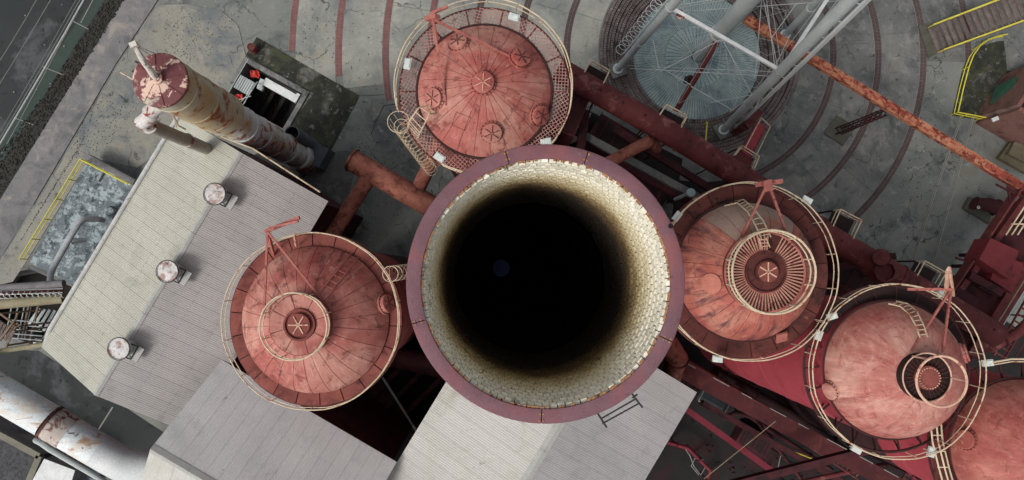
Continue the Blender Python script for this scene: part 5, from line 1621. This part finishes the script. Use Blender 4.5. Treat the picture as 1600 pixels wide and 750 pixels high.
# concrete blocks
cbk = thing('tan_concrete_block', 'stepped tan concrete block on the yard below the brick house', 'block', P(1580, 245))
qq = [P(1572, 224), P(1612, 240), P(1598, 272), P(1555, 248)]
b = MB(); b.prism([(p.x, p.y) for p in qq], 0, .45); b.build('block_base', 'tan_block', cbk, smooth=False)
qq = [P(1574, 224), P(1612, 240), P(1602, 262), P(1564, 243)]
b = MB(); b.prism([(p.x, p.y) for p in qq], .45, .85); b.build('block_top', 'tan_block', cbk, smooth=False)
mp_ = thing('pump_unit', 'dark maroon pump with white handwheels on a concrete plinth near the right edge', 'pump', P(1530, 330))
qq = [P(1511, 308), P(1546, 322), P(1541, 350), P(1502, 326)]
b = MB(); b.prism([(p.x, p.y) for p in qq], 0, .4); b.build('plinth', 'pad', mp_, smooth=False)
b = MB(); b.tube([P(1524, 318, 1.2), P(1545, 320, 1.3), P(1575, 330, 1.4), P(1600, 322, 1.6)], [.45, .55, .6, .5], 18); b.build('pump_body', 'maroon_dark', mp_)
b = MB(); b.tube([P(1524, 318, 1.2), P(1522, 317, 1.2)], .55, 18); b.tube([P(1555, 324, 1.2), P(1558, 325, 1.2)], .68, 18); b.build('pump_flange', 'maroon_dark', mp_)
for x, y in ((1529, 324), (1555, 339)):
    b = MB(); b.ring(P(x, y, 2), .1, .03, 16, 5); b.tube([P(x, y, 2), P(x, y, 1.4)], .025, 6); b.build('handwheel', 'lampbox', mp_)

# ------------------------------------------------------------------ crimson gantry on the right
zd = 8.5
gy = thing('maroon_gantry', 'wide dark maroon plated gantry sloping down the right side behind the pale stove', 'gantry', P(1520, 430))
qq = [P(1612, 290, zd), P(1560, 362, zd), P(1500, 435, zd), P(1466, 492, zd), P(1420, 560, zd), P(1500, 600, zd), P(1540, 520, zd), P(1622, 390, zd)]
b = MB(); b.prism([(p.x, p.y) for p in qq], zd - .15, zd); b.build('deck', 'maroon_dark', gy, smooth=False)
for (a, c_, w_, m_, h_) in (((1608, 300), (1436, 540), .4, 'maroon', .5), ((1618, 400), (1520, 556), .9, 'maroon', .4), ((1590, 296), (1474, 470), .12, 'maroon', .9), ((1580, 345), (1625, 372), .3, 'maroon_dark', .6),
                            ((1510, 430), (1560, 458), .5, 'maroon_dark', .9), ((1478, 480), (1530, 520), .5, 'maroon_dark', .9)):
    b = MB(); b.beam(P(*a, zd + h_ / 2), P(*c_, zd + h_ / 2), w_, h_); b.build('girder', m_, gy, smooth=False)
for (qd, h_, m_) in ((((1548, 372), (1592, 392), (1576, 436), (1530, 405)), 1.6, 'crimson_dark'), (((1560, 395), (1600, 412), (1582, 458), (1548, 436)), .9, 'crimson_dark'), (((1498, 448), (1532, 468), (1516, 500), (1482, 480)), .6, 'maroon_dark')):
    q = [P(x, y, zd + h_) for x, y in qd]
    b = MB(); b.prism([(p.x, p.y) for p in q], zd, zd + h_); b.build('housing', m_, gy, smooth=False)
for off in (0, 9, 18):
    b = MB(); b.tube([P(1612 + off, 306, zd + 1.3), P(1572 + off, 367, zd + 1.3)], .05, 6); b.build('guard_rail', 'cream', gy)
b = MB(); b.tube([P(1580, 350, zd + 1.2), P(1606, 350, zd + 1.2)], .05, 6); b.build('guard_rail', 'cream', gy)
b = MB(); b.tube([P(1624, 400, zd + .9), P(1540, 536, zd + .9)], .04, 6); b.build('guard_rail', 'olive_rust', gy)
b = MB(); b.tube([P(1632, 404, zd + .9), P(1548, 540, zd + .9)], .03, 6); b.build('guard_rail', 'silver', gy)
b = MB()
for k in range(7):
    p = P(1625 - 14 * k, 395 + 20 * k, zd - .1); b.tube([p, Vector((p.x, p.y, 0))], .15, 6)
b.build('legs', 'maroon_dark', gy)
b = MB()
for a, c_ in (((1556, 288), (1590, 305)), ((1574, 290), (1580, 322)), ((1575, 292), (1598, 308)), ((1493, 403), (1510, 408)), ((1530, 448), (1555, 462))):
    b.beam(P(*a, zd + .6), P(*c_, zd + .6), .12, .12)
tag(b.build('loose_struts', 'maroon_dark'), 'few dark struts sticking out from the edge of the maroon gantry', 'struts')

# ------------------------------------------------------------------ dark girders in the lower right
def girder(label, a, c_, za, zc_, w_, h_, m, name='girder', lip=None):
    t = thing(name, label, 'girder', P(*a, za))
    A, C_ = P(*a, za), P(*c_, zc_)
    b = MB(); b.beam(A, C_, w_, .06); b.build('top_flange', m, t, smooth=False)
    b = MB(); b.beam(A - Vector((0, 0, h_ / 2 + .03)), C_ - Vector((0, 0, h_ / 2 + .03)), .08, h_); b.build('web', m, t, smooth=False)
    b = MB(); b.beam(A - Vector((0, 0, h_ + .06)), C_ - Vector((0, 0, h_ + .06)), w_, .06); b.build('bottom_flange', m, t, smooth=False)
    if lip:
        d_ = (C_ - A).normalized(); s_ = Vector((d_.y, -d_.x, 0)) * (w_ / 2 - .03) * lip
        b = MB()
        for k in range(9):
            p, q = A.lerp(C_, k / 9 + .01), A.lerp(C_, (k + random.uniform(.4, .95)) / 9)
            b.beam(p - s_ + Vector((0, 0, .05)), q - s_ + Vector((0, 0, .05)), .05, .04)
        b.build('worn_edge', 'mortar', t, smooth=False)
    return t
girder('wide dark maroon girder with a worn pale edge crossing the lower right', (1060, 575), (1460, 790), 7, 7, 1.15, .6, 'maroon_floor', lip=1)
girder('long dim maroon girder parallel below the wide one', (1098, 630), (1400, 800), 5, 5, .4, .5, 'maroon_dark')
girder('narrow crimson girder crossing the dark floor right of the pale roof', (1062, 632), (1215, 742), 6, 6, .42, .4, 'crimson_dim')
girder('dark diagonal pipe rack girder at the bottom edge running up to the pale stove', (1130, 762), (1420, 688), 10, 11, .45, .4, 'maroon_dark')
girder('dim girder just above the bottom edge on the right', (1330, 690), (1520, 780), 6, 6, .7, .4, 'maroon_dark')
girder('dark girder under the maroon main between chimney and stove', (960, 200), (1120, 300), 5, 5, .5, .4, 'maroon_dark')
girder('dim maroon girder in the shadow beside the chimney rim', (915, 175), (905, 250), 7, 7, .6, .4, 'maroon_dark')
girder('dark stay girder behind the right stove and main', (1300, 420), (1400, 400), 6, 6, .5, .4, 'maroon_dark')
b = MB(); b.tube([P(1100, 748, 8), P(1212, 658, 8)], .03, 6); tag(b.build('thin_cable', 'olive_rust'), 'thin straight cable crossing the dark floor in the lower right', 'cable')
bp = thing('blue_grey_tank_lid', 'dim blue grey plate with a thin white edge rail right of the pale roof corner', 'plate', P(1115, 622, 3))
q = [P(1101, 600, 3), P(1140, 622, 3), P(1127, 646, 3), P(1088, 624, 3)]
b = MB(); b.prism([(p.x, p.y) for p in q], 2.8, 3); b.build('plate', 'blue_dim', bp, smooth=False)
for a, c_ in ((0, 3), (3, 2), (2, 1)):
    b = MB(); b.tube([q[a] + Vector((0, 0, .6)), q[c_] + Vector((0, 0, .6))], .035, 6); b.build('edge_rail', 'silver', bp)
hl = thing('hose_loop', 'thin pale loop of hose on the dark floor near the bottom edge', 'hose', P(1092, 725, 1))
b = MB(); b.tube([P(1070, 700, 1.2), P(1078, 712, 1.2), P(1084, 728, 1.1), P(1095, 742, 1.0), P(1102, 730, 1.0), P(1098, 718, 1.1), P(1086, 716, 1.1), P(1080, 728, 1.1), P(1092, 742, 1.0)], .035, 6); b.build('hose', 'mortar', hl)
fl_ = thing('floor_guard_rail', 'bent yellow and grey rail on the dark floor between girders', 'railing', P(1225, 705, 2))
for z_ in (2, 2.5):
    b = MB(); b.tube([P(1214, 738, z_), P(1222, 702, z_), P(1236, 704, z_)], .04, 6); b.build('rail', 'mortar', fl_)
    b = MB(); b.tube([P(1236, 704, z_), P(1270, 717, z_)], .05, 6); b.build('rail', 'yellow', fl_)
for k, (x, y, wd, hh, zz) in enumerate(((1150, 600, 3, 1.2, 2), (1075, 600, 2, 1.5, 3), (960, 215, 3.6, 2.2, 3), (1010, 300, 3.2, 2.0, 2.5), (1330, 430, 3, 2.4, 3), (1180, 690, 2.6, 1.6, 1.5))):
    lab = ['dark box shaped machine under the right stove rail', 'dim maroon casing beside the pale roof corner', 'dark red casing in the gap between top stove and chimney', 'black machine casing with a concrete corner beside the chimney rim',
           'dark maroon casing between the two right stoves', 'black low casing on the dark floor near the bottom edge'][k]
    t = thing('machine_casing', lab, 'machine', P(x, y, 0))
    p = P(x, y, zz)
    b = MB(); b.box((p.x, p.y, zz / 2), (wd, hh, zz), R(-31)); b.build('casing', 'maroon_dark' if k != 3 else 'soot_steel', t, smooth=False)
    b = MB(); b.box((p.x, p.y, zz + .06), (wd * .8, hh * .7, .12), R(-31)); b.build('cover', 'soot_steel', t, smooth=False)
    for j in (-1, 0, 1):
        b = MB(); b.box((p.x + j * wd * .25, p.y - j * wd * .15, zz + .15), (.12, hh * .7, .1), R(-31)); b.build('rib', 'maroon_dark', t, smooth=False)
q = [P(1004, 292, .5), P(1052, 320, .5), P(1048, 355, .5), P(990, 300, .5)]
b = MB(); b.prism([(p.x, p.y) for p in q], 0, .5); tag(b.build('concrete_footing', 'slab_dark', smooth=False), 'grey concrete footing seen in the gap right of the chimney rim', 'footing')
q = [P(912, 182, .5), P(924, 176, .5), P(908, 218, .5), P(890, 224, .5), P(898, 208, .5)]
b = MB(); b.prism([(p.x, p.y) for p in q], 0, .5); tag(b.build('broken_footing', 'slab', smooth=False), 'pale broken edged footing beside the mesh gallery stove', 'footing')
bs_ = thing('maroon_gallery_box', 'dark red box housing hugging the main beside the mesh gallery stove', 'housing', P(895, 165, 5))
b = MB(); p = P(893, 175, 9); b.box((p.x, p.y, 4.5), (1.6, 3, 9), -.4); b.build('housing_wall', 'maroon', bs_, smooth=False)
b = MB(); b.box((p.x, p.y, 9.06), (1.4, 2.8, .1), -.4); b.build('lid', 'maroon_dark', bs_, smooth=False)

# more steelwork and pipes in the dark corner under the right hand stoves
for lab, pts, r_, m_ in (
    ('dark red pipe hugging the wide girder on the lower right floor', ((1066, 560, 4), (1200, 640, 4), (1330, 722, 4), (1400, 770, 4)), .22, 'maroon'),
    ('thin maroon pipe branching toward the bottom edge from the lower right floor', ((1150, 600, 3), (1190, 668, 3), (1260, 760, 3)), .14, 'maroon_dark'),
    ('dim red pipe bending round the dark machine near the blue grey plate', ((1130, 655, 2), (1150, 645, 2), (1172, 650, 2), (1230, 690, 2), (1300, 735, 2)), .20, 'maroon_dark'),
    ('brownish pipe crossing below the diagonal pipe rack at the bottom edge', ((1180, 770, 5), (1290, 745, 5), (1400, 722, 5), (1440, 735, 5)), .18, 'maroon'),
    ('thick dark pipe under the crimson body of the pale pink stove', ((1120, 585, 2), (1240, 650, 2), (1360, 735, 2)), .45, 'shell_sooty'),
    ('thin red conduit running between corner stove and diagonal rack', ((1340, 700, 8), (1400, 716, 8), (1450, 770, 8)), .10, 'crimson_dim'),
    ('dull red pipe on the floor between right stove and maroon gantry', ((1310, 400, 3), (1390, 450, 3), (1470, 500, 3)), .3, 'maroon_dark'),
    ('dark red pipe below the maroon gantry at the right edge', ((1545, 545, 6), (1590, 520, 6), (1640, 470, 6)), .35, 'maroon'),
    ('short bright crimson pipe beside the loop of hose', ((1040, 690, 2), (1075, 700, 2), (1110, 735, 2), (1100, 765, 2)), .16, 'crimson_dim'),
    ('maroon pipe in the dark gap above the small pale gauge', ((960, 250, 5), (1020, 285, 5), (1110, 330, 5)), .28, 'maroon_dark')):
    t = thing('floor_pipe', lab, 'pipe', P(*pts[0]))
    b = MB(); pp = [P(*q) for q in pts]; b.tube(pp, r_, 12); b.build('pipe_body', m_, t)
    for k in range(1, len(pp)):
        q = pp[k - 1].lerp(pp[k], .5); d_ = (pp[k] - pp[k - 1]).normalized()
        b = MB(); b.tube([q - d_ * .05, q + d_ * .05], r_ * 1.35, 12); b.build('flange', 'maroon_dark', t)
        b = MB(); b.tube([q, Vector((q.x, q.y, 0))], .06, 6); b.build('stand', 'maroon_dark', t)
for lab, q0_, q1_, z_, n_, w_ in (
    ('dim steel ladder frame lying across the lower right corner under the walkway', (1410, 760), (1446, 700), 7, 9, .55),
    ('dark grated catwalk running below the pale pink stove', (1225, 662), (1345, 742), 6, 16, .8),
    ('dark grated catwalk beside the crimson body of the pale pink stove', (1090, 590), (1190, 640), 4, 12, .7),
    ('rusty dark catwalk at the right edge below the maroon gantry', (1560, 560), (1640, 420), 6, 14, .8)):
    t = thing('steel_catwalk', lab, 'catwalk', P(*q0_, z_))
    A, C_ = P(*q0_, z_), P(*q1_, z_); d_ = (C_ - A).normalized(); s_ = Vector((d_.y, -d_.x, 0)) * w_ / 2
    for sg in (-1, 1):
        b = MB(); b.beam(A + s_ * sg, C_ + s_ * sg, .07, .16); b.build('side_channel', 'maroon', t)
        b = MB(); b.tube([A + s_ * sg + Vector((0, 0, .95)), C_ + s_ * sg + Vector((0, 0, .95))], .025, 5); b.build('handrail', 'maroon', t)
    for k in range(n_):
        p = A.lerp(C_, (k + .5) / n_); b = MB(); b.beam(p - s_, p + s_, .12, .05); b.build('tread', 'deck_dark', t)

# ------------------------------------------------------------------ left side: tank slab, pipe bridge, stair tower
ys = thing('blue_stained_platform', 'raised blue white stained concrete platform with yellow edge rails beside the shed', 'platform', P(130, 330))
q = [P(138, 250, 1.4), P(212, 292, 1.4), P(180, 345, 1.4), P(118, 448, 1.4), P(46, 410, 1.4)]
b = MB(); b.prism([(p.x, p.y) for p in q], 0, 1.4); b.build('platform_slab', 'blue_slab', ys, smooth=False)
for z_, rr in ((2.4, .05), (1.95, .04)):
    b = MB(); b.tube([P(44, 405, 1.4) + Vector((0, 0, z_ - 1.4)), P(137, 252, 1.4) + Vector((0, 0, z_ - 1.4))], rr, 6); b.build('edge_rail', 'yellow', ys)
    b = MB(); b.tube([P(137, 252, 1.4) + Vector((0, 0, z_ - 1.4)), P(210, 290, 1.4) + Vector((0, 0, z_ - 1.4))], rr, 6); b.build('edge_rail', 'yellow', ys)
for k in range(6):
    p = P(44 + 93 * k / 5, 405 - 153 * k / 5, 1.4); b = MB(); b.tube([p, p + Vector((0, 0, 1))], .04, 6); b.build('rail_post', 'yellow', ys)
b = MB(); b.beam(P(164, 268, 1.43), P(155, 284, 1.43), .14, .05); b.build('slot', 'black_steel', ys)
b = MB(); b.beam(P(138, 246, 1.1), P(212, 286, 1.1), .5, .6); b.build('edge_beam', 'path', ys, smooth=False)
cv = P(172, 330, 2.2)
b = MB(); b.revolve(cv, [(.42, 1.3), (.42, 2.1), (.3, 2.3), (.001, 2.35)], 24); tag(b.build('valve_dome', 'blue_slab'), 'small rounded blue grey valve dome on the stained platform by the shed gutter', 'valve')
bpv = thing('bent_vent_pipe', 'pale grey pipe bending twice over the blue stained platform', 'pipe', P(80, 430, 3))
pts = [P(78, 445, 5), P(79, 428, 5), P(84, 416, 5), P(104, 380, 5), P(124, 347, 5), P(131, 342, 4.8), P(152, 342, 4.0), P(160, 344, 2.0)]
b = MB(); b.tube(pts, [.22] * 8, 16); b.build('pipe_body', 'white_grey', bpv)
for a, c_ in (((116, 354), (145, 355)), ((108, 374), (136, 374)), ((110, 380), (134, 377))):
    b = MB(); b.tube([P(*a, 3.5), P(*c_, 2.5)], .10 if a[1] > 360 else .06, 10); b.build('side_branch', 'silver', bpv)
# sunken bay walls and contents
sb = thing('sunken_bay', 'sunken dark bay with steel gratings left of the long shed', 'bay', P(60, 470))
sb['kind'] = 'structure'; del sb['category']
b = MB(); b.prism([(p.x, p.y) for p in spit], -3.2, -3.0); b.build('bay_floor', 'soot', sb, 'structure', smooth=False)
for i in range(len(spit)):
    a, c_ = spit[i], spit[(i + 1) % len(spit)]
    b = MB(); b.beam(a + Vector((0, 0, -1.5)), c_ + Vector((0, 0, -1.5)), .3, 3.06); b.build('bay_wall', 'path', sb, 'structure', smooth=False)
gr = thing('slatted_panels', 'stack of pale grey sloping slats in the sunken bay next to the shed gutter', 'slats', P(65, 490, 1))
for k in range(6):
    b = MB(); b.beam(P(62 + 8 * k, 482 + 1 * k, 1.5), P(44 + 8 * k, 508 + 3 * k, 1.5), .22, .05); b.build('slat', 'silver', gr, smooth=False)
tb = thing('twin_pipe_bridge', 'two parallel rusty olive pipes with a wire cage walk between them at the left edge', 'pipes', P(40, 460, 7))
for (ya, yb, m_, r_) in ((450, 443, 'path', .26), (476, 466, 'olive_rust', .34)):
    b = MB(); b.tube([P(-40, ya + 3, 8), P(100, yb, 8)], r_, 16); b.build('pipe_body', m_, tb)
for k in range(12):
    x = -6 + 9 * k
    b = MB(); a_, c_, d_ = P(x, 455, 8), P(x + 3, 460, 8.7), P(x + 8, 466, 8); b.tube([a_, a_.lerp(c_, .7) + Vector((0, 0, .25)), c_, c_.lerp(d_, .4) + Vector((0, 0, .15)), d_], .035, 5); b.build('cage_hoop', 'silver_light', tb)
for y0_ in (453, 459, 465):
    b = MB(); b.tube([P(-40, y0_ + 3, 8.1), P(98, y0_ - 2, 8.1)], .03, 5); b.build('cage_wire', 'silver_light', tb)
b = MB(); b.beam(P(-40, 462, 7.6), P(100, 456, 7.6), .7, .05); b.build('walk_floor', 'deck_dark', tb)
sc = thing('steel_stair_tower', 'rusty steel frame and stair flights at the left edge below the twin pipes', 'stair tower', P(15, 500))
for a, c_, z_ in (((0, 490), (28, 510), 6), ((-6, 498), (22, 518), 6), ((28, 504), (10, 540), 6), ((22, 502), (0, 532), 6.2), ((-6, 505), (-6, 560), 5), ((28, 488), (8, 548), 4), ((45, 478), (34, 530), 3), ((60, 478), (45, 540), 3)):
    b = MB(); b.beam(P(*a, z_), P(*c_, z_), .12, .12); b.build('frame_bar', 'rust_brown', sc)
for k in range(7):
    b = MB(); b.beam(P(-5 + 4.5 * k, 497 + 3.2 * k, 6.1), P(-15 + 4.5 * k, 516 + 3.2 * k, 6.1), .18, .04); b.build('tread', 'wood', sc, smooth=False)
for k in range(5):
    b = MB(); b.tube([P(18 + 10 * k, 480, 3.5 - .2 * k), P(8 + 10 * k, 530, 3.5 - .2 * k)], .05, 6); b.build('grid_bar', 'silver', sc)
    b = MB(); b.tube([P(18, 500 + 7 * k, 3.3), P(66, 504 + 7 * k, 3.3)], .04, 6); b.build('grid_bar', 'silver', sc)
b = MB()
for a, c_ in (((0, 490), (0, 505)), ((28, 510), (28, 504)), ((10, 540), (8, 548)), ((22, 518), (22, 502))):
    p = P(*a, 6); b.tube([p, Vector((p.x, p.y, -3))], .07, 6)
b.build('legs', 'rust_brown', sc)
b = MB(); b.tube([P(-20, 552, 9), P(70, 538, 9.5)], .17, 12)
tag(b.build('rusty_roof_strut', 'olive_rust'), 'rusty olive pipe reaching the bottom left corner of the shed roof', 'pipe')
b = MB(); cpt = P(55, 534, 2); b.revolve(cpt, [(.2, 0), (.2, 1.8), (.26, 1.85), (.12, 2.1), (.001, 2.15)], 20); tag(b.build('white_standpipe', 'lampbox'), 'small white capped standpipe in the sunken bay below the shed corner', 'standpipe')
# lower left corner
sheet('red_yard', [(-60, 655), (-60, 600), (0, 646), (165, 745), (150, 800), (60, 760), (64, 715), (0, 678)], .03, 'maroon_dark')
gc = thing('gravel_roof_block', 'dark gravel roof edged by a pale concrete parapet in the lower left corner', 'building', P(20, 730))
q = [P(-70, 640, 3), P(63, 712, 3), P(30, 790, 3), P(-100, 790, 3)]
b = MB(); b.prism([(p.x, p.y) for p in q], 0, 2.9); b.build('walls', 'path', gc, smooth=False)
b = MB(); b.prism([(p.x, p.y) for p in (q[0] + Vector((0, -.5, 0)), q[1] + Vector((-.45, -.1, 0)), q[2] + Vector((-.4, 0, 0)), q[3])], 2.9, 2.92); b.build('gravel_bed', 'verge_grey', gc, smooth=False)
for a, c_ in ((q[0], q[1]), (q[1], q[2])):
    b = MB(); b.beam(a, c_, .45, .35); b.build('parapet', 'tan_light', gc, smooth=False)
wr = thing('white_shed', 'small shed with a plain white roof sheet at the bottom left beside the gravel roof', 'shed', P(85, 745))
q = [P(69, 717, 3.2), P(117, 735, 3.2), P(106, 770, 3.2), P(40, 770, 3.2)]
b = MB(); b.prism([(p.x, p.y) for p in q], 0, 3.1); b.build('walls', 'path', wr, smooth=False)
b = MB(); b.prism([(p.x, p.y) for p in q], 3.11, 3.2); b.build('roof_sheet', 'white_paint', wr, smooth=False)
b = MB(); cpt = P(140, 745, 1); b.box((cpt.x, cpt.y, .6), (1.8, 1.2, 1.2), .5); tag(b.build('blue_bin', 'blue_slab', smooth=False), 'blue grey box tucked under the white gas main at the bottom edge', 'box')
# little shrub
sh = thing('green_shrub', 'small green shrub growing below the flange of the white gas main', 'shrub', P(50, 692, 0))
cpt = P(50, 692, .6)
b = MB()
for _ in range(420):
    d_ = Vector((random.gauss(0, 1), random.gauss(0, 1), random.gauss(0, .8))).normalized() * random.uniform(.1, .62) * random.choice((.7, 1, 1.15))
    p = cpt + d_; rt = Matrix.Rotation(random.random() * 6, 3, 'Z') @ Matrix.Rotation(random.uniform(-.9, .9), 3, 'X')
    s_ = random.uniform(.05, .12)
    b.add([p + rt @ Vector(v) * s_ for v in ((-1, 0, 0), (0, -.5, .1), (1, 0, 0), (0, .5, .1))], [(0, 1, 2, 3)])
b.build('leaves', 'leaf', sh, 'stuff', smooth=False)
b = MB()
for k in range(5): b.tube([Vector((cpt.x, cpt.y, 0)), cpt + Vector((random.uniform(-.3, .3), random.uniform(-.3, .3), .2))], [.04, .015], 5)
b.build('stems', 'wood', sh)
ch_ = thing('overturned_chair', 'small pale frame of an overturned chair on the dark ground by the white main', 'chair', P(73, 707, 0))
q = [P(68, 704, .4), P(79, 706, .4), P(76, 712, .4), P(67, 709, .4)]
b = MB()
for i in range(4): b.tube([q[i], q[(i + 1) % 4]], .035, 5)
b.build('seat_frame', 'silver', ch_)
for p in q:
    b = MB(); b.tube([p, Vector((p.x, p.y, .03))], .03, 5); b.build('leg', 'silver', ch_)

# ------------------------------------------------------------------ overhead cables along the road
for k, (a, c_, r_) in enumerate((((53, 0), (0, 88), .03), ((75, 0), (0, 124), .03), ((115, 0), (2, 196), .022), ((121, 0), (4, 203), .026), ((127, 0), (5, 210), .05))):
    lab = ['outermost thin overhead cable crossing the upper left corner', 'second thin overhead cable from the upper left corner', 'first of the three close overhead cables beside the green strip', 'middle of the three close overhead cables beside the green strip', 'thickest pale overhead cable beside the green strip'][k]
    A, C_ = P(*a, 8), P(*c_, 8)
    d_ = A - C_
    pts = [C_ - d_ * 1.5, A + d_ * 1.5]
    N_ = 16
    pp = [pts[0].lerp(pts[1], i / N_) - Vector((0, 0, .8 * (1 - (2 * i / N_ - 1) ** 2) - .55)) for i in range(N_ + 1)]
    b = MB(); b.tube(pp, r_, 5)
    tag(b.build('overhead_cable', 'cable_dim' if k < 4 else 'cable'), lab, 'cable', 'overhead cables along the road')
